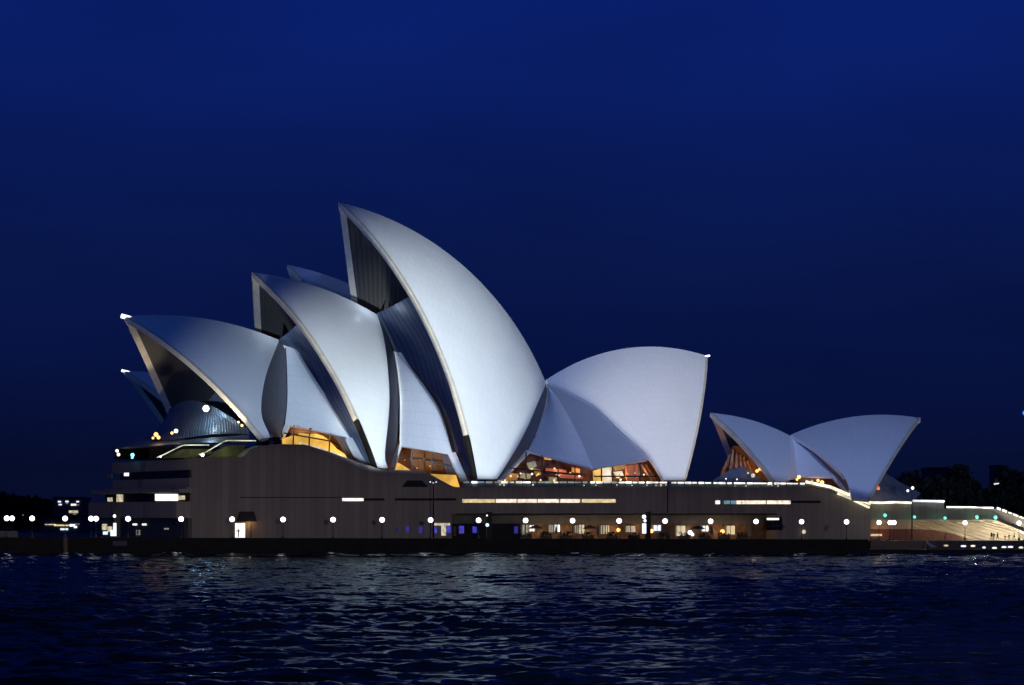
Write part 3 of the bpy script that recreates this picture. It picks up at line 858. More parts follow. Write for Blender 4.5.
bars(CH, [[(526, 452), (526, 486)], [(542, 455), (542, 486)], [(558, 459), (558, 486)], [(575, 464), (575, 486)], [(510, 468), (584, 475)]], 13.0, .12, 'bronze', 'window_frame', hall)
for px, py, t_, e, col in ((310, 440, 9, 300, (1, .6, .2)), (345, 448, 14, 160, (1, .6, .2)), (410, 462, 11, 170, (1, .5, .18)), (440, 470, 11, 90, (1, .5, .18)), (520, 470, 11, 30, (1, .7, .35)),
                       (560, 470, 11, 60, (1, .5, .25)), (580, 470, 11, 50, (1, .5, .25)), (620, 474, 9, 330, (1, .6, .3)), (645, 474, 9, 170, (1, .55, .28))):
    point('foyer_light', CH.w(CH.pl(px, py, t_)), e, col)

# ---- theatre behind
theatre = empty('opera_theatre', TH.w(np.array((10, 0, 13))), 'dimmer shell-roofed theatre half hidden behind the tallest hall', 'theatre')
def far_shell(R, ct, T, B, dF, dG, zf, lab, tip=None, sgn=1, tr=.3):
    t_ = TH.pl(*T)
    o = Shell(TH, R, ct, T, B, None, None, NU=24, NV=22, FG3=((t_[0] + dF, zf), (t_[0] + dG, zf)))
    o.build(theatre, 'tile', lab, tip=tip, sgn=sgn, tr=tr)
    return o
tN = far_shell(70, -38, (124.5, 371), (232, 393), 17, 19, 19, 'low shell of the rear theatre with a glowing glint on its tip', tip=1.0, tr=.26)
tM = far_shell(70, -40, (222, 330), (318, 372), 15, 17, 15, 'middle shell of the rear theatre')
tA = far_shell(75, -46, (288, 265), (450, 362), 18, 23, 13.5, 'tallest shell of the rear theatre')
tS = far_shell(70, -52, (610, 402), (450, 400), -13, -17, 13.5, 'south shell of the rear theatre', sgn=-1)
g = MB().prism([(8, 14), (70, 14), (70, -14), (8, -14)], 2.8, 14.0, TH)
g.build('base_wall', M['granite'], theatre)

# ---- restaurant
rest = empty('restaurant_hall', RH.w(np.array((5, 0, 13))), 'small pair of opposed dim blue shells on the south corner of the podium', 'restaurant')
Pn = Shell(RH, 60, -40, (711, 413), (789, 435), (775, 482), (789, 480), NU=22, NV=20, th=1.0)
Qs = Shell(RH, 60, -29.5, (920, 418), (790.5, 435), (869, 499), (852, 498), NU=30, NV=24, th=1.0, rear=[(845, 478), (831.6, 464), (812, 447.5)])
Pn.build(rest, 'tile_small', 'north-facing shell of the small pair with amber light in its mouth')
Qs.build(rest, 'tile_small', 'south-facing shell of the small pair', sgn=-1)
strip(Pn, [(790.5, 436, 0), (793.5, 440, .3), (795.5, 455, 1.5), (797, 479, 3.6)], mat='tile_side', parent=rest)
side(RH, [[(793.5, 440, .3), (795, 441, .5)], [(795, 452, 1.4), (812, 453, 2.6)], [(796, 464, 2.5), (824, 464.5, 5)], [(797, 476.5, 3.5), (836, 476.5, 8.5)]],
     [[[(831, 475.5, 8), (837, 475.5, 8.5)], [(849.5, 497.5, 13), (852, 497, 13.3)]]], rest, 'tile_small')
rq = resample(Qs.P[-1][::-1], 14)
fa = resample(crom([RH.pl(*p) for p in ((793.5, 439, .3), (812, 453, 2.6), (824, 464.5, 5), (836, 476.5, 8.5), (852, 497, 13.3))], 6), 14)
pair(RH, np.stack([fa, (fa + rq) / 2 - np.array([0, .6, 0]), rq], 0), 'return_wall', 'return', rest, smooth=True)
panel(RH, [(709, 484), (716, 478), (730, 470), (742, 466), (760, 478), (776, 485)], 5.5, 'glass', 'glass_wall', rest, .3)
# south mouth glass, a sloping bronze hood
mb = MB(); both(RH, mb, patch(RH, [[(884, 472, -4), (900, 482, -4), (921, 493, -3)], [(874, 488, 0), (888, 492, 0), (916, 498, -1)], [(868, 502, 1), (884, 503, 1), (910, 503, 1)]]), far=False, thick=.3)
note(mb.build('glass_wall', M['hood'], rest, recalc=True), 'sloping glass hood below the south-facing shell')
for px, py, t_, r, mt in ((757, 471, 7.5, .32, 'orange_lamp'), (760, 469, 7.5, .32, 'orange_lamp'), (753, 475.5, 7.5, .42, 'cream_win'), (748, 473, 7, .22, 'cream_win'), (799, 477, 9.5, .38, 'orange_lamp'), (797, 479.5, 9.4, .25, 'orange_lamp'),
                      (822, 482.5, 13.5, .42, 'orange_lamp'), (818, 480.5, 13, .3, 'orange_lamp'), (812, 481, 12, .25, 'amber_glow'), (878, 488, 4, .4, 'red_lamp')):
    if mt == 'red_lamp' and mt not in M:
        M[mt] = glow('lamp_red', (1.0, 0.16, 0.05), 0.9)
    lamp_ball(RH, px, py, t_, r, mt, rest, 'table_lamp')
for px, py, t_, e in ((752, 472, 4, 420), (740, 470, 5, 160), (815, 484, 6, 50), (880, 494, 4, 80)):
    point('restaurant_light', RH.w(RH.pl(px, py, t_)), e, (1, .5, .18))
panel(RH, [(729, 455), (733, 446), (745, 446), (790, 480), (790, 486), (716, 486), (722, 470)], -1, 'timber', 'inner_wall', rest, .3)
bars(RH, [[(728 + 7 * k, 484), (733 + 3.5 * k, 450 + 2.5 * k)] for k in range(5)], -.4, .3, 'brick', 'inner_rib', rest)
rect(RH, 797, 853, 470, 499, 3, 'timber', 'inner_wall', rest, .3)

# ------------------------------------------------------------------ podium
pod = empty('podium', CH.w(np.array((20, 31, ZQ))), 'long dark granite podium with strip windows that carries the shell roofs', 'podium')
TP = 31.0
def sz(px, py, t=TP):
    p = CH.pl(px, py, t); return (p[0], p[2])
top = [(192, 457.5), (243, 457), (250, 449.5), (262, 445.5), (280, 444), (305, 444.5), (330, 452), (357, 462), (382, 469.5), (420, 470.5), (430, 474), (438, 478.5), (452, 486), (456, 487)]
front = [sz(192, 538)] + [sz(*p) for p in top] + [sz(640, 487.3), sz(806, 487), sz(830, 490.8), sz(850, 500.5), sz(870, 510.5), sz(870, 542), sz(777, 541), sz(777, 514.5), sz(452, 514), sz(452, 539)]
MB().profile(front, TP, TP - 4, CH).build('front_wall', M['granite'], pod, recalc=True)
core = [(front[0][0], 0.5)] + [(a, b - 0.4) for a, b in front[1:20]] + [(front[19][0], 0.5)]
MB().profile(core, TP - 4.02, 0, CH).build('deck', M['granite'], pod, recalc=True)
MB().box(sz(330, 500)[0], front[19][0] - .1, -70, -.02, .5, 12.6, CH).build('deck', M['granite'], pod, recalc=True)
# long shadow joint across the wall, the dark slots and the lit strip windows
def slot(x0, x1, y0, y1, mat, t=TP + .05, name='strip_window'):
    return rect(CH, x0, x1, y0, y1, t, mat, name, pod, .3)
slot(240, 342, 497.0, 497.8, 'dark', TP + .03, 'joint')
slot(456, 777, 513.6, 514.6, 'dark', TP + .04, 'joint')
rect(CH, 667.3, 668.2, 487.5, 513, TP + .04, 'dark', 'joint', pod, .3)
for x0, x1, mt in ((342.5, 363.5, 'white_win'), (364, 384.5, 'dark'), (395, 456, 'dark'), (462.5, 495, 'strip_a'), (496, 516.5, 'strip_b'), (517.5, 537, 'strip_b'), (538, 559, 'strip_b'), (560.3, 580, 'strip_b'), (582, 615.5, 'strip_a'),
                   (715.5, 720, 'white_win'), (724, 730, 'cyan_dim'), (731, 736, 'cyan_dim'), (736.6, 741, 'strip_b'), (741.6, 766, 'strip_b'), (767, 790.5, 'strip_b'), (791.5, 821, 'dark')):
    if mt == 'cyan_dim' and mt not in M:
        M[mt] = glow('strip_window_cyan', (0.35, 0.75, 0.9), 0.35, .4)
    y0 = 498.2 if x0 < 460 else 499.2 if x0 < 700 else 500.6
    slot(x0, x1, y0, y0 + (2.4 if mt == 'dark' else 3.4 if x0 > 460 else 2.8), mt)
panel(CH, [(402, 487), (407, 480.5), (422, 480.5), (428, 487)], TP + .05, 'dark', 'vent_recess', pod, .3)
# lower concourse: recessed front under the overhang
rect(CH, 440, 778, 515.2, 523.5, TP - 3.9, 'bulkhead', 'bulkhead', pod, .4)
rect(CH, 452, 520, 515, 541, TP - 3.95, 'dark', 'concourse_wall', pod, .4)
rect(CH, 520, 778, 523.5, 541, TP - 3.95, 'brick', 'concourse_wall', pod, .4)
TW = TP - 3.7
for x0, x1, y0, y1, mt in ((522, 528, 524.5, 536, 'dim_win'), (529.5, 534.5, 525, 531.5, 'white_win'), (549, 553, 524.5, 532.5, 'dim_win'), (554.6, 560, 524.5, 532, 'white_win'), (574.5, 578, 525, 533, 'dim_win'), (579, 584.5, 524.5, 534, 'cream_win'),
                       (600.5, 605, 525, 534, 'dim_win'), (605.6, 609.5, 525, 534, 'cream_win'), (626, 635.5, 525.5, 532.5, 'dim_win'), (653.5, 661, 525, 531, 'ice_win'), (676.5, 685.5, 525.5, 536, 'cream_win'), (702.5, 708.5, 525.5, 531.5, 'white_win'),
                       (726.5, 735, 525.5, 534.5, 'cream_win')):
    f_ = rect(CH, x0, x1, y0, y1, TW, mt, 'shop_window', pod, .2)
    bars(CH, [[(x0, y0), (x1, y0), (x1, y1), (x0, y1), (x0, y0)], [((x0 + x1) / 2, y0), ((x0 + x1) / 2, y1)]], TW + .06, .07, 'dark_metal', 'frame', f_)
for px, py, r, mt in ((618.5, 530, .38, 'orange_lamp'), (651.5, 531, .4, 'orange_lamp'), (690, 532.5, .42, 'spark'), (692.5, 534.5, .3, 'spark'), (722.5, 531.5, .42, 'orange_lamp'), (804, 531.8, .4, 'cream_win')):
    lamp_ball(CH, px, py, TW + .6 if px < 780 else TP + .5, r, mt, pod, 'wall_lamp')
for px in (542, 567, 593, 616, 640, 692, 718, 740):
    point('concourse_light', CH.w(CH.pl(px, 530.5, TW + 1.3)), 34 + 22 * random.random(), (1.0, .64, .32), .15)
for x0, x1, y0, y1 in ((396, 398, 527, 532), (406, 409, 526.5, 532), (419, 422.5, 526.5, 533), (433.5, 437, 527, 533), (446.5, 450.5, 526, 533), (459.5, 464, 526, 533.5), (473, 477, 526.5, 533), (514.5, 518, 526.5, 533.5)):
    tt = TP + .05 if x0 < 452 else TW
    if x0 < 405 and 'blue_dim' not in M:
        M['blue_dim'] = glow('lit_panel_blue_dim', (0.10, 0.09, 0.8), 0.06)
        M['blue_mid'] = glow('lit_panel_blue_mid', (0.12, 0.10, 0.85), 0.22, .4)
    rect(CH, x0, x1, y0, y1, tt, 'blue_dim' if x0 < 405 else 'blue_mid' if x0 < 430 or x0 > 500 else 'blue_win', 'lit_panel', pod, .2)
rect(CH, 433.5, 450, 523.2, 525.4, TP + .1, 'cream_win', 'kiosk_sign', pod, .3)
rect(CH, 441.5, 446, 525.5, 535.5, TP + .07, 'cream_win', 'doorway', pod, .2)
rect(CH, 453.5, 456, 526, 536, TW + .3, 'brick', 'doorway', pod, .2)
# white doorway with a dark awning in the north-west wall
d_ = rect(CH, 235.3, 245, 523.2, 537.5, TP + .06, 'white_win', 'doorway', pod, .2)
bars(CH, [[(238.5, 529), (238.5, 537)], [(236, 531), (240, 531)]], TP + .15, .1, 'dark_metal', 'frame', d_)
panel(CH, [(237, 521.5), (241, 511.5), (254, 511.5), (257, 521.5)], TP + .7, 'dark', 'awning', pod, .65)
rect(CH, 250, 252, 524, 537, TP + .06, 'brick', 'door_post', pod, .2)
point('door_light', CH.w(CH.pl(251, 524, TP + .9)), 25, (1, .55, .2), .1)
# south corner: glazed bay with a lit transom
rect(CH, 766, 782, 517, 530, TP + .04, 'dark', 'bay_window', pod, .2)
rect(CH, 767, 779, 518, 520, TP + .1, 'white_win', 'transom', pod, .2)
bars(CH, [[(768.5, 521), (768.5, 526), (781, 526)], [(773, 522), (773, 526)], [(777, 522), (777, 526)]], TP + .12, .06, 'pole', 'frame', pod)
rect(CH, 749.5, 752, 524, 536, TW + .02, 'bulkhead', 'pier', pod, .25)

# north end: stepped storeys
def storey(pc, pl_, y0, y1, mat, name, inset=0.0):
    a, b_ = CH.pl(pc, y0, TP), CH.pl(pc, y1, TP)
    l = CH.pl(pl_, y0, -9)
    s1 = CH.pl(192, 500, TP)[0] - .02
    poly = [(a[0] + inset, TP - inset), (l[0] + inset, -9 - inset), (l[0] + 26, -45), (l[0] + 30, TP - 6), (s1, TP - 6), (s1, TP - inset)]
    if a[0] > s1 - 1:
        poly = [(s1 - .5, TP - inset)] + poly[1:]
    return MB().prism(poly, b_[2], a[2], CH).build(name, M[mat], pod, recalc=True)
storey(176, 92, 518, 540, 'glass', 'north_glazing', 2.2)
storey(176, 88.5, 501.5, 518, 'granite', 'north_wall')
storey(180, 101, 492.5, 501.5, 'dark', 'north_glazing', 1.2)
storey(182, 94, 489, 492.5, 'granite', 'north_eave', -.8)
storey(186, 106, 486.6, 489, 'granite', 'north_eave')
storey(187, 112.5, 477.8, 486.6, 'granite', 'north_wall')
storey(189, 117, 469.8, 477.8, 'dark', 'north_glazing', .9)
storey(190, 112, 459, 469.8, 'granite', 'north_parapet')
# windows on the north face: positions along it
def nface(pc, pl_, y, inset):
    a, l = CH.pl(pc, y, TP), CH.pl(pl_, y, -9)
    return a + np.array([inset, -inset, 0]), l + np.array([inset, -inset, 0])
def nwin(pc, pl_, inset, x0, x1, y0, y1, mat, name='north_window'):
    a, l = nface(pc, pl_, (y0 + y1) / 2, inset)
    A_, L_ = CH.w(a), CH.w(l)
    n = np.array([-(L_ - A_)[1], (L_ - A_)[0], 0]); n /= np.linalg.norm(n)
    if n[1] > 0: n = -n
    A_ = A_ + n * .12; L_ = L_ + n * .12
    vs = []
    for px, py in ((x0, y0), (x1, y0), (x1, y1), (x0, y1)):
        r = ray(px, py)
        k = ((A_ - CAM0) @ n) / (r @ n)
        vs.append(CAM0 + r * k)
    vs += [v - n * .3 for v in vs]
    return MB().add(vs, [[0, 1, 2, 3], [7, 6, 5, 4]] + [[i, 4 + i, 4 + (i + 1) % 4, (i + 1) % 4] for i in range(4)]).build(name, M[mat], pod, recalc=True)
nwin(189, 117, .9, 124, 132, 471, 476, 'violet_win')
nwin(180, 101, 1.2, 107.5, 112, 497.5, 501.5, 'cream_win')
nwin(180, 101, 1.2, 116.5, 122.5, 494.5, 501.8, 'cream_win')
nwin(180, 101, 1.2, 155, 177.5, 494, 500.8, 'white_win')
rect(CH, 178.3, 185, 495.6, 499.8, TP - .9, 'cream_win', 'north_window', pod, .2)
nwin(176, 92, 2.2, 132.5, 136.5, 523.6, 525.3, 'white_win')
nwin(176, 92, 2.2, 142, 146, 523.6, 525.3, 'white_win')
nwin(176, 92, 2.2, 102, 106.5, 524, 530, 'cream_win')
nwin(176, 92, 2.2, 107.5, 111.5, 526.5, 532, 'cream_win')
nwin(176, 92, 2.2, 103, 107, 531.5, 534.5, 'ice_win')
nwin(176, 92, 2.2, 136, 139.5, 530, 535, 'dim_win')
nwin(176, 92, 2.2, 164, 168, 528, 529.5, 'dim_win')
for px in (104, 142, 176):
    nwin(189, 117, .8, px + 3, px + 7, 469.8, 478, 'granite', 'pier')
# lit stair flights on the north terrace
rl = M['rail_green'] = glow('stair_light', (0.95, 1.0, 0.72), .95, .8, .5)
M['stair'] = plain('stair_stone', (0.13, 0.13, 0.06), .8, var=.6, scale=.5)
for k, (rail, body) in enumerate((([(157, 457.5), (164, 454.5), (181, 446), (184, 445), (209, 445)], [(164, 458), (183, 449), (212, 449), (212, 454), (190, 458)]),
                                  ([(199, 454.5), (206, 452), (224, 441.4), (227, 440.4), (256, 440.8)], [(206, 458), (228, 445.5), (246, 445), (243, 452), (236, 458)]))):
    st_ = panel(CH, body, 26.5 + k, 'stair', 'terrace_stair', pod, 2.5)
    mb = MB().tube([CH.w(CH.pl(a, b_, 28.8 + k)) for a, b_ in rail], .1, 6)
    mb.build('lit_handrail', M['rail_green'], st_)
point('stair_light', CH.w(CH.pl(192, 450, 29.5)), 55, (.9, 1, .5), .2)
point('stair_light', CH.w(CH.pl(226, 449, 30)), 60, (.8, 1, .5), .2)
rect(CH, 150, 250, 447, 459.5, 18, 'bronze', 'terrace_back_wall', pod, .4)
rect(CH, 115, 190, 447, 460, -8, 'bronze', 'terrace_back_wall', pod, .4)
for px, py, t_, r, mt in ((117, 450.8, -4, .32, 'white_win'), (118.5, 454.6, -4, .34, 'white_win'), (132.5, 455, 4, .36, 'cyan_lamp'), (132.3, 457.5, 4, .24, 'cyan_lamp'), (202.5, 454.8, 28.6, .34, 'spark'), (160.5, 456.5, 27, .2, 'spark')):
    lamp_ball(CH, px, py, t_, r, mt, pod, 'terrace_lamp')

# ------------------------------------------------------------------ balustrades
M['rail_glass'] = plain('balustrade_glass', (0.22, 0.28, 0.26), .25)
def balustrade(h, t, line, ybase, label, led='led', rail_h=None, r=.17, breaks=()):
    p0 = h.w(h.pl(*line[0], t))
    root = empty('balustrade', p0, label, 'balustrade', 'lit balustrades')
    pts = [h.pl(a, b_, t) for a, b_ in line]
    mb, dm, gp, ps = MB(), MB(), MB(), MB()
    for a, b_ in zip(pts[:-1], pts[1:]):
        d = ybase * 0.19
        gp.add([h.w(q) for q in (a - [0, .1, 0], b_ - [0, .1, 0], b_ - [0, .1, d], a - [0, .1, d], a - [0, .16, 0], b_ - [0, .16, 0], b_ - [0, .16, d], a - [0, .16, d])],
               [[0, 1, 2, 3], [7, 6, 5, 4], [0, 4, 5, 1], [1, 5, 6, 2], [2, 6, 7, 3], [3, 7, 4, 0]])
        L_ = np.linalg.norm(b_ - a); n = max(1, int(L_ / 1.5))
        for i in range(n):
            g = random.random()
            qa, qb = a + (b_ - a) * ((i + .25 * random.random()) / n), a + (b_ - a) * ((i + .7 + .28 * random.random()) / n)
            (mb if g < .62 or n < 4 else dm).tube([h.w(qa), h.w(qb)], r * (.75 + .6 * random.random()), 6)
            ps.tube([h.w(qa - np.array([0, .13, d])), h.w(qa - np.array([0, .13, 0]))], .05, 6)
    if len(dm.f) < 90:
        mb.add(dm.v, dm.f); dm = MB()
    if len(mb.f) < 100:
        mb, dm = MB().tube([h.w(p) for p in pts], r, 6), MB()
    gp.build('glass_panel', M['rail_glass'], root, recalc=True)
    mb.build('rail_light', M[led], root)
    if dm.v:
        note(dm.build('rail_light', M['led_dim'], root), 'dimmer lengths of the rail light')
    ps.build('posts', M['dark_metal'], root)
    return root
balustrade(CH, TP - .5, [(463, 482.2), (560, 482.3), (667, 482.5)], 4.6, 'long lit balustrade on the podium edge below the tallest shells')
balustrade(CH, TP - .5, [(670, 482.6), (740, 483.2), (806, 483.6)], 4.2, 'lit balustrade on the podium edge in front of the small north-facing shell')
balustrade(CH, TP + .3, [(806, 481.8), (830, 486.8), (850, 495), (870, 504)], 3.4, 'sloping lit balustrade down the stair at the podium corner', 'led_warm', r=.3)
balustrade(CH, TP + .5, [(838, 493.5), (852, 499.3), (869, 507.5)], 2.0, 'short lower balustrade just below the sloping one at the podium corner', 'led_warm', r=.24)
# glints on the podium deck: low spot fittings in the paving
for px, py in ((500, 484.3), (504, 485), (533, 484.8), (584, 485.3), (596, 485.2), (617, 485), (632, 485.3), (647, 485.2), (656, 485.4), (661, 485.2), (666, 484.8), (735, 486), (746, 485.8), (768, 485), (772, 485.4), (778, 486)):
    lamp_ball(CH, px, py, TP + .12, .12 + .08 * random.random(), 'cream_win', pod, 'step_light')
for px, py in ((726, 478.8), (737, 479.3)):
    lamp_ball(CH, px, py, TP - 4, .16, 'white_win', pod, 'step_light')

# ------------------------------------------------------------------ forecourt terrace (south)
ter = empty('forecourt_terrace', CH.w(CH.pl(940, 540, 6)), 'two-level forecourt terrace with lit cream wall right of the podium', 'terrace')
TT = 22.0
panel(CH, [(862, 503.5), (944, 502.5), (944, 508.5), (995, 508.5), (1030, 521.5), (1090, 546), (1090, 552), (1024, 532), (995, 520), (862, 520)], TT, 'granite', 'upper_wall', ter, 30)
panel(CH, [(862, 519.6), (995, 519.6), (1024, 531.6), (1090, 552), (1090, 555), (1024, 533.2), (995, 521.4), (862, 521.4)], TT + 1.0, 'cream', 'ledge', ter, 1.0)
panel(CH, [(912, 521.4), (995, 521.4), (1024, 533.2), (1060, 545), (1060, 549), (912, 549)], TT - 1.6, 'cream', 'lower_wall', ter, 1)
panel(CH, [(862, 521.4), (912, 521.4), (912, 529), (862, 529)], TT - .6, 'cream', 'lower_wall', ter, 1)
panel(CH, [(862, 529), (912, 529), (935, 530), (955, 534), (968, 540), (968, 549), (862, 549)], TT - .5, M.setdefault('red_brick', plain('red_brick', (0.17, 0.075, 0.055), .85, var=.3, scale=2.0)) and 'red_brick', 'brick_wall', ter, .9)
mb = MB()
for k in range(11):
    a = (902 + 9 * k, 521.6); b_ = (952 + 12 * k, 541)
    if a[0] > 993: a = (a[0], 521.6 + (a[0] - 995) * .41 + 1)
    mb.tube([CH.w(CH.pl(*a, TT - 1.4)), CH.w(CH.pl(*b_, TT - 1.4))], .22, 4)
mb.build('light_stripe_ribs', M['cream'], ter)  # added ribs that imitate the diagonal light pattern on the wall
for px, py, t_, e, col in ((1004, 535, TT + 2.5, 900, (1, .91, .74)), (1026, 538, TT + 2.5, 1000, (1, .91, .74)), (975, 535, TT + 2.5, 380, (1, .88, .68)), (948, 531, TT + 2, 110, (1, .8, .55)), (925, 527, TT + 1.5, 70, (1, .75, .5)), (888, 532, TT + 2.5, 140, (1, .5, .3)), (985, 524, TT + 2, 60, (1, .85, .6))):
    point('terrace_light', CH.w(CH.pl(px, py, t_)), e, col, .15)
rect(CH, 871, 882, 534, 536, TT - .3, 'cream_win', 'sill_light', ter, .2)
balustrade(CH, TT + .3, [(869, 502.4), (880, 502.8), (895, 502.2), (911, 502.8)], 1.4, 'lit balustrade on the terrace next to the podium corner', 'led_warm', r=.26)
balustrade(CH, TT, [(912, 500.8), (928, 501), (944, 501.3)], 4.5, 'white lit balustrade on the terrace below the glass hood', r=.24)
balustrade(CH, TT, [(947, 507), (970, 507.2), (993, 507.8)], 4.5, 'lower dotted lit balustrade at the right of the terrace', r=.18)
balustrade(CH, TT, [(996, 507.6), (1030, 520.6), (1085, 541)], 3.0, 'white light rail running down the ramp at the right edge', 'white_win', r=.2)
for i, (px, py, r) in enumerate(((885, 515.3, 0.38), (914.5, 517, 0.32), (945, 518, 0.34), (977, 517, 0.38), (995.5, 517.3, 0.41))):
    o = lamp_ball(CH, px, py, TT + 1.2, r, 'teal_lamp', None, 'teal_lamp')
    tag(o, ['first', 'second', 'third', 'fourth', 'fifth'][i] + ' teal lamp from the podium corner along the terrace ledge', 'lamp', 'teal lamps on the terrace ledge')
    point('teal_light', CH.w(CH.pl(px, py, TT + 2.2)), 16, (.35, .95, .75), .2)

# ------------------------------------------------------------------ promenade lamps
def globe_lamp():
    loc = (0, 0, 0)
    root = empty('globe_lamp', loc, '', 'lamp', 'globe lamps along the promenade')
    MB().lathe([(0, 0), (.24, 0), (.24, .35), (.13, .5), (.09, .9), (0, .92)], loc).build('base', M['pole'], root, smooth=True)
    MB().lathe([(.07, .8), (.055, 2.95), (.16, 3.0), (.16, 3.08), (0, 3.1)], loc).build('pole', M['pole'], root, smooth=True)
    MB().lathe([(.45 * math.sin(a), 3.5 - .45 * math.cos(a)) for a in np.linspace(0, math.pi, 11)], loc, 18).build('globe', M['globe'], root, smooth=True)
    return root
ORD = 'first second third fourth fifth sixth seventh eighth ninth tenth eleventh twelfth thirteenth fourteenth fifteenth sixteenth seventeenth eighteenth nineteenth twentieth'.split()
ORD += ['twenty-' + o for o in ORD[:9]]
proto = None
LAMPS = [(6.7, -4), (12, -22), (32, -10), (65, -4), (91, -4), (96, -9), (128, -4)] + [(x, -4) for x in (181, 232, 283, 333, 382, 430.5, 478.5, 525.5, 572.5, 619, 665, 710.5, 756, 801.5, 846.5)] + [(879, -30), (890, -30), (894, -33), (965, -36), (1019, -34)]
where = {181: 'beside the north wall of the podium', 232: 'beside the white doorway', 430.5: 'next to the kiosk with blue panels', 478.5: 'beside the dark pillar with a blue light', 846.5: 'at the south corner of the podium', 665: 'right of the tall white panel'}
for i, (px, t_) in enumerate(LAMPS):
    p = QW.w(QW.pl(px, 540, t_))
    zz = ZQ if px < 870 else 2.7
    p = (p[0], p[1], zz)
    if proto is None:
        proto = o = globe_lamp(); o.location = p
    else:
        o = copy_tree(proto, p)
    o['label'] = ORD[i] + ' white globe lamp from the left' + (', ' + where[px] if px in where else '')

# lit pillars on the promenade
def pylon(px, t_, hgt, lamps, panels_, label):
    p = QW.w(QW.pl(px, 540, t_)); p[2] = ZQ
    root = empty('lit_pillar', p, label, 'pillar', 'lit pillars on the promenade')
    s, tq, _ = QW.loc(p)
    MB().box(s - .45, s + .45, tq - .3, tq + .3, ZQ, ZQ + hgt, QW).build('column', M['dark_metal'], root, recalc=True)
    for x0, x1, y0, y1, mt in panels_:
        rect(QW, x0, x1, y0, y1, tq + .42, mt, 'lit_panel', root, .1)
    for x, y, r, mt in lamps:
        lamp_ball(QW, x, y, tq + .5, r, mt, root, 'spot_lamp')
pylon(117.5, -4, 5.6, [(114.5, 516, .26, 'spark')], [(113.3, 116.4, 523, 536, 'ice_win'), (110.5, 113, 530, 536, 'ice_win')], 'dark pillar with a tall white panel at the north end of the promenade')
pylon(489, -4, 5.0, [(487, 515.5, .16, 'white_win'), (487.3, 525, .32, 'ice_win')], [], 'slim dark pillar with a single bluish light')
pylon(647.8, -4, 5.2, [(644, 516.8, .36, 'spark'), (645, 520.8, .24, 'spark')], [(642.3, 646.2, 523.5, 533.5, 'violet_win')], 'dark pillar with two lamps over a tall white panel')
# tall masts
def mast(h, px, y0, y1, t_, lamps, label):
    a, b_ = h.pl(px, y0, t_), h.pl(px, y1, t_)
    root = empty('light_mast', h.w(b_), label, 'mast', 'slim light masts')
    MB().tube([h.w(b_), h.w(a)], [.16, .09], 8).build('pole', M['dark_metal'], root, smooth=True)
    for x, y, r, mt in lamps:
        q = h.pl(x, y, t_ + .1)
        ar = MB().tube([h.w(np.array([a[0], t_, q[2] + .1])), h.w(q + np.array([0, 0, .1]))], .05, 6)
        if abs(x - px) > .6: ar.build('arm', M['dark_metal'], root)
        lamp_ball(h, x, y, t_ + .12, r, mt, root, 'spot_lamp')
mast(CH, 433.5, 479, 538, 36, [(430.3, 482, .13, 'ice_win'), (436.2, 482, .13, 'ice_win'), (433.3, 482.8, .1, 'ice_win')], 'slim dark mast with small lamps in front of the podium wall')
mast(CH, 912, 486, 545, 28, [(912.6, 488, .3, 'spark'), (907.8, 490.8, .24, 'spark')], 'slim dark mast with two white spot lamps beside the glass hood')
mast(CH, 1026, 400, 545, 28, [(1025, 413, .5, 'blue_flood')], 'tall mast with a blue flood lamp at the right edge')

# mooring pile, purple board
tag(MB().tube([QW.w(QW.pl(65.5, 558, .55)), QW.w(QW.pl(65.5, 537.5, .55))], .42, 10).build('mooring_pile', plain('pile_timber', (0.30, 0.22, 0.14), .8), smooth=True), 'brown timber mooring pile against the dark sea wall', 'mooring pile')
tag(rect(QW, 113, 127, 541, 545.8, .12, plain('purple_paint', (0.17, 0.12, 0.24), .7), 'notice_board', None, .12), 'small dull purple board fixed to the sea wall', 'board')
tag(rect(QW, 0, 18, 531, 538, -9, plain('pale_hoarding', (0.22, 0.19, 0.20), .8), 'hoarding', None, .4), 'pale low hoarding on the promenade at the left edge', 'hoarding')

# ------------------------------------------------------------------ small furniture and people
def umbrella(loc, label, shut=False):
    root = empty('patio_umbrella', loc, label, 'umbrella', 'dark umbrellas in front of the concourse')
    MB().tube([loc, np.array(loc) + [0, 0, 2.5]], .04, 6).build('pole', M['pole'], root)
    pr = [(.02, 2.75), (.8, 2.45), (1.35, 2.1), (1.36, 1.98), (1.33, 2.04), (.8, 2.35), (.02, 2.6)] if not shut else [(.02, 2.7), (.12, 2.4), (.2, 1.6), (.26, 1.1), (.2, 1.1), (.03, 2.3)]
    MB().lathe(pr, loc, 8).build('canopy', M['canvas'], root)
    return root
for i, (px, sh) in enumerate(((590, False), (598, True), (536, False), (556, True), (668, True), (698, False), (712, True))):
    p = CH.w(CH.pl(px, 538, TP + 3)); p[2] = ZQ
    umbrella(p, ('closed' if sh else 'open') + ' dark umbrella, ' + ORD[i] + ' of the row in front of the lower concourse windows', sh)
def planter(loc, label):
    root = empty('planter', loc, label, 'planter', 'planters along the concourse')
    MB().prism([(loc[0] - 1.1, loc[1] - .3), (loc[0] + 1.1, loc[1] - .3), (loc[0] + 1.1, loc[1] + .3), (loc[0] - 1.1, loc[1] + .3)], loc[2], loc[2] + .6).build('trough', M['dark_metal'], root, recalc=True)
    mb = MB()
    for k in range(60):
        c = np.array(loc) + [random.uniform(-1.1, 1.1), random.uniform(-.3, .3), .6 + random.random() ** 1.5 * .75]
        a, b_ = [np.array([random.gauss(0, 1) for _ in range(3)]) * .13 for _ in range(2)]
        mb.add([c - a, c + b_, c + a, c - b_], [[0, 1, 2, 3]])
    mb.build('foliage', M['leaf'], root)
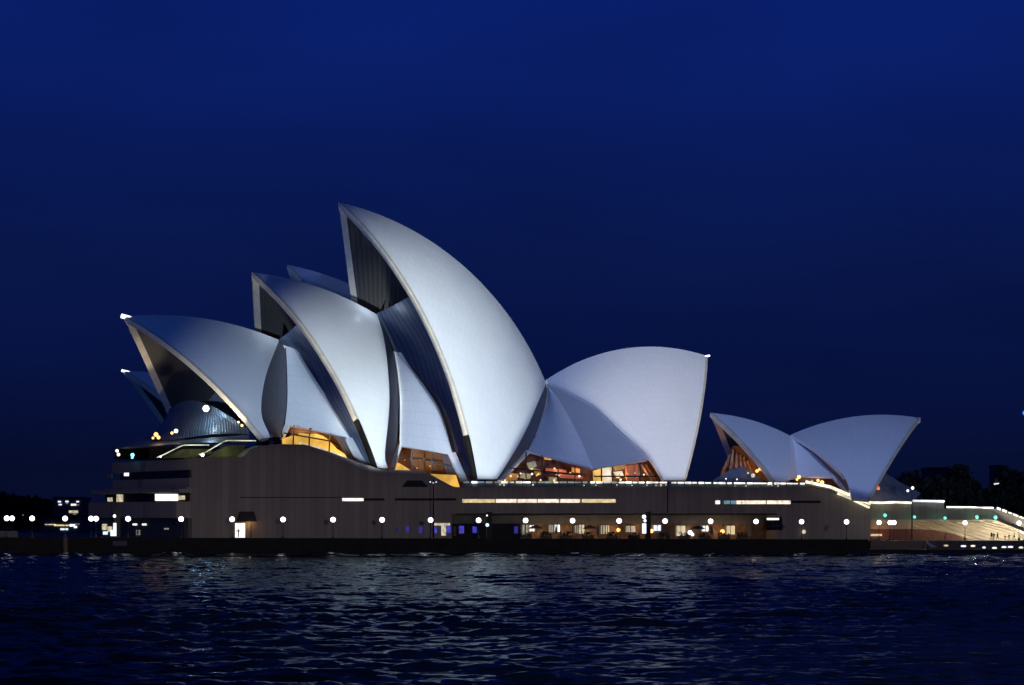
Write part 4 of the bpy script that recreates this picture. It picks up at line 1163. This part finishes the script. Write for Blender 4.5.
for i, px in enumerate((526, 546, 566, 588, 612, 634, 664, 684, 704, 724, 742)):
    p = CH.w(CH.pl(px, 538, TP + 1.6)); p[2] = ZQ
    planter(p, ORD[i] + ' leafy planter from the left in front of the lower concourse')
def person(loc, yaw, hgt, label, stride=.12, arm=.1, cloth='cloth'):
    me = bpy.data.meshes.new('person'); k = hgt / 1.75
    V = [(0, 0, .95), (0, 0, 1.2), (0, 0, 1.42), (0, .02, 1.55), (0, .03, 1.66), (-.1, 0, .9), (-.11, stride, .5), (-.11, stride * .6, .08), (-.11, stride * .6 + .14, .04), (.1, 0, .9), (.11, -stride * .4, .5), (.11, -stride, .08), (.11, -stride + .14, .04),
         (-.2, 0, 1.4), (-.26, -arm, 1.13), (-.26, arm * .5, .88), (.2, 0, 1.4), (.26, arm, 1.13), (.26, arm * 1.6, .88)]
    Ed = [(0, 1), (1, 2), (2, 3), (3, 4), (0, 5), (5, 6), (6, 7), (7, 8), (0, 9), (9, 10), (10, 11), (11, 12), (2, 13), (13, 14), (14, 15), (2, 16), (16, 17), (17, 18)]
    Rr = [.15, .15, .14, .055, .105, .1, .075, .05, .04, .1, .075, .05, .04, .07, .05, .035, .07, .05, .035]
    me.from_pydata([(x * k, y * k, z * k) for x, y, z in V], Ed, [])
    o = bpy.data.objects.new('person', me); COL.objects.link(o)
    sk = o.modifiers.new('skin', 'SKIN')
    for i, r in enumerate(Rr):
        me.skin_vertices[0].data[i].radius = (r * k, r * k * .8)
    me.skin_vertices[0].data[0].use_root = True
    o.modifiers.new('sub', 'SUBSURF').levels = 1
    o.modifiers['sub'].render_levels = 1
    dg = bpy.context.evaluated_depsgraph_get()
    m2 = bpy.data.meshes.new_from_object(o.evaluated_get(dg))
    o.modifiers.clear(); o.data = m2
    m2.materials.clear(); m2.materials.append(M[cloth])
    for p in m2.polygons: p.use_smooth = True
    o.location = tuple(map(float, loc)); o.rotation_euler = (0, 0, yaw)
    tag(o, label, 'person', 'people on the promenade')
    return o
for px, hh, yw, st, lab in ((991.5, 1.8, .4, .1, 'tall person in dark clothes standing before the lit cream wall'), (993.8, 1.62, 2.2, .05, 'shorter person in dark clothes close beside the tall one'), (997.6, 1.78, 1.5, .3, 'person in dark clothes walking before the lit cream wall'),
                           (1005, 1.2, .9, .08, 'small child in dark clothes before the lit wall'), (1009, 1.35, 1.9, .1, 'older child in dark clothes before the lit wall'), (1014.2, 1.85, 1.2, .25, 'person in dark clothes striding at the right end of the lit wall'),
                           (945.5, 1.7, 1.2, .2, 'person in dark clothes before the brick wall')):
    p = CH.w(CH.pl(px, 541, TT + 6)); p[2] = 2.6
    person(p, yw, hh, lab, st)
p = CH.w(CH.pl(137.6, 540, 33)); p[2] = ZQ
person(p, .3, 1.75, 'person in pale pinkish clothes standing by the dark north glazing', .1, .1, 'bulkhead')
# low terrace in front of the lit wall where people stand, kerb
kind(MB().prism([CH.pl(871, 540, 36)[:2], CH.pl(1060, 540, 36)[:2], CH.pl(1060, 540, 18)[:2], CH.pl(871, 540, 18)[:2]], .8, 2.6, CH).build('pavement', M['paving']), 'structure')
# lanterns along the lower quay, and a pale shade sail
for i, (px, py, r, mt) in enumerate(((946, 545.6, .42, 'cream_win'), (963.5, 546.2, .5, 'violet_win'), (973, 546, .45, 'strip_b'), (984, 547.6, .3, 'ice_win'), (994.5, 548, .45, 'white_win'), (1004, 547.2, .45, 'violet_win'), (1010.5, 547, .5, 'violet_win'), (1021, 547.6, .42, 'white_win'))):
    c = QW.pl(px, py, -12)
    b0 = QW.w(np.array([c[0], c[1], .95]))
    root = empty('table_lantern', b0, ORD[i] + ' low lantern from the left along the forecourt quay' + (' with violet light' if mt == 'violet_win' else ''), 'lantern', 'low lanterns on the forecourt quay')
    cw = QW.w(c)
    MB().tube([b0, (cw[0], cw[1], max(cw[2] - .1, 1.1))], .05, 6).build('post', M['pole'], root)
    MB().lathe([(0, -.16), (r, -.1), (r * 1.05, .05), (r * .7, .16), (0, .2)], cw, 12).build('shade', M[mt], root, smooth=True)
sr_ = empty('shade_sail', CH.w(CH.pl(930, 549, 39)), 'pale triangular shade sail lit from below on the forecourt quay', 'shade sail')
mb = MB(); mb.grid(CH.w(patch(CH, [[(926, 540, 39), (926.5, 540.4, 39)], [(927, 543.5, 40), (931, 543.5, 38)], [(931, 547.6, 41), (937.5, 547, 38)]])))
mb.build('canvas', plain('sail_cloth', (.6, .58, .45), .7), sr_)
MB().tube([CH.w(CH.pl(925.8, 549, 39)), CH.w(CH.pl(925.8, 539, 39))], .07, 6).build('pole', M['pole'], sr_)
MB().tube([CH.w(CH.pl(937.6, 549, 38)), CH.w(CH.pl(937.6, 546.6, 38))], .07, 6).build('pole', M['pole'], sr_)
point('sail_light', CH.w(CH.pl(928, 546, 42)), 60, (1, .95, .7), .1)

# ------------------------------------------------------------------ far shore
def ridge_hill(name, xs, ys, Y, depth, mat):
    mb = MB(); P = []
    for j, f_ in enumerate((0, .25, .6, 1.0)):
        row = []
        for px, py in zip(xs, ys):
            b_ = at(px, 523.5 + 0, Y); t_ = at(px, py, Y)
            z = (0, .7, 1, .0)[j] * max(t_[2], .3)
            row.append((b_[0], Y + depth * f_, z if j else -1))
        P.append(row)
    mb.grid(np.array(P))
    return kind(mb.build(name, M[mat], smooth=True), 'structure')
xs = list(range(-120, 100, 10))
ridge_hill('headland_hill', xs, [497 + 1.5 * math.sin(x * .11) + max(0, (x - 10)) * .28 for x in xs], 1500, 300, 'leaf')
def wood(name, x0, x1, Y, top, n, label, size):
    mb = MB()
    for k in range(n):
        px = random.uniform(x0, x1)
        tp_ = top(px)
        py = tp_ + (524 - tp_) * random.random() ** 1.4
        d = random.uniform(-12, 12)
        c = at(px, py, Y + d)
        for _ in range(3):
            q = c + np.array([random.gauss(0, size) for _ in range(3)]) * [1, 1, .6]
            a, b_ = [np.array([random.gauss(0, 1) for _ in range(3)]) * size * .55 for _ in range(2)]
            mb.add([q - a, q + b_, q + a, q - b_], [[0, 1, 2, 3]])
    o = mb.build(name, M['leaf']); o['label'] = label; o['category'] = 'wood'
    return kind(o, 'stuff')
def top_r(px):
    return 482 + 4 * math.sin(px * .13) + 2.5 * math.sin(px * .41 + 1) + (-9 * math.exp(-((px - 961) / 5) ** 2)) + (-8 * math.exp(-((px - 1016) / 9) ** 2)) + (12 if 972 < px < 1007 else 0) + (8 if px < 905 else 0)
wood('garden_wood', 868, 1060, 760, top_r, 5200, 'dark mass of garden trees behind the forecourt', 1.1)
# headland trees break the hill's outline
wood('headland_wood', -60, 58, 1490, lambda px: 496.5 + 1.5 * math.sin(px * .11) + max(0, px - 10) * .27 + math.sin(px * .9), 1500, 'dark trees covering the far headland at the left', 2.0)
def block(px0, px1, py, Y, name, label, cat, mat='city', depth=25):
    a, b_ = at(px0, py, Y), at(px1, py, Y)
    root = empty(name, ((a[0] + b_[0]) / 2, Y, 0), label, cat)
    MB().prism([(a[0], Y), (b_[0], Y), (b_[0], Y + depth), (a[0], Y + depth)], 0, a[2]).build('wall', M[mat], root, recalc=True)
    MB().prism([(a[0] - .4, Y - .4), (b_[0] + .4, Y - .4), (b_[0] + .4, Y + depth + .4), (a[0] - .4, Y + depth + .4)], a[2] + .003, a[2] + 1.0).build('roof', M['dark_metal'], root, recalc=True)
    return root
def bwin(root, Y, x0, x1, y0, y1, mat):
    a, b_, c = at(x0, y0, Y), at(x1, y0, Y), at(x0, y1, Y)
    MB().prism([(a[0], Y - .3), (b_[0], Y - .3), (b_[0], Y - .003), (a[0], Y - .003)], c[2], a[2]).build('window', M[mat], root, recalc=True)
bl = block(54, 82, 499, 1250, 'waterfront_building', 'dark waterfront building with a few bluish lit windows beyond the promenade', 'building')
for x0, x1, y0, y1, mt in ((58, 61, 501, 502.3, 'violet_win'), (65.5, 68.5, 500.8, 502.2, 'violet_win'), (76.5, 79, 501, 502.3, 'violet_win'), (58.8, 61.8, 503.9, 505.2, 'ice_win'), (71, 76.3, 503.8, 505.6, 'white_win'), (77.5, 79, 504.5, 505.4, 'dim_win'),
                           (69, 78, 510.5, 513, 'cream_win'), (73, 76, 513.6, 514.6, 'dim_win'), (66, 68, 503, 503.8, 'cyan_dim')):
    bwin(bl, 1250, x0, x1, y0, y1, mt)
bl = block(40, 86, 518, 1000, 'ferry_wharf', 'low wharf shed with a yellow lit band at the left', 'wharf', depth=12)
for x0, x1, y0, y1, mt in ((45, 56, 524, 525, 'cream_win'), (54, 72, 524.6, 526, 'strip_a'), (70, 75, 524.2, 526.4, 'violet_win'), (74, 77, 526, 528, 'ice_win'), (75, 79.5, 523.6, 524.4, 'dim_win'), (60.5, 68, 528.3, 530, 'ice_win')):
    bwin(bl, 1000, x0, x1, y0, y1, mt)
for x0, x1, y0, y1, mt in ((22.5, 23.5, 514.5, 515.5, 'dim_win'),):
    bwin(bl, 1000, x0, x1, y0, y1, mt)
block(928, 950, 469, 1500, 'office_block', 'faint wide office block above the garden trees', 'building')
tw = block(996.3, 1003.5, 466.5, 1700, 'city_tower', 'slim dark tower with a lit ring above the right garden trees', 'tower')
c = at(1000, 484.3, 1700)
MB().lathe([(2.5, -.7), (3.6, -.5), (3.6, .5), (2.5, .7)], (c[0], 1702, c[2]), 16).build('lit_ring', M['white_win'], tw, smooth=True)
c = at(1001.6, 467.8, 1696)
MB().lathe([(0, -.7), (.8, 0), (0, .7)], c, 8).build('roof_lamp', M['dim_win'], tw)
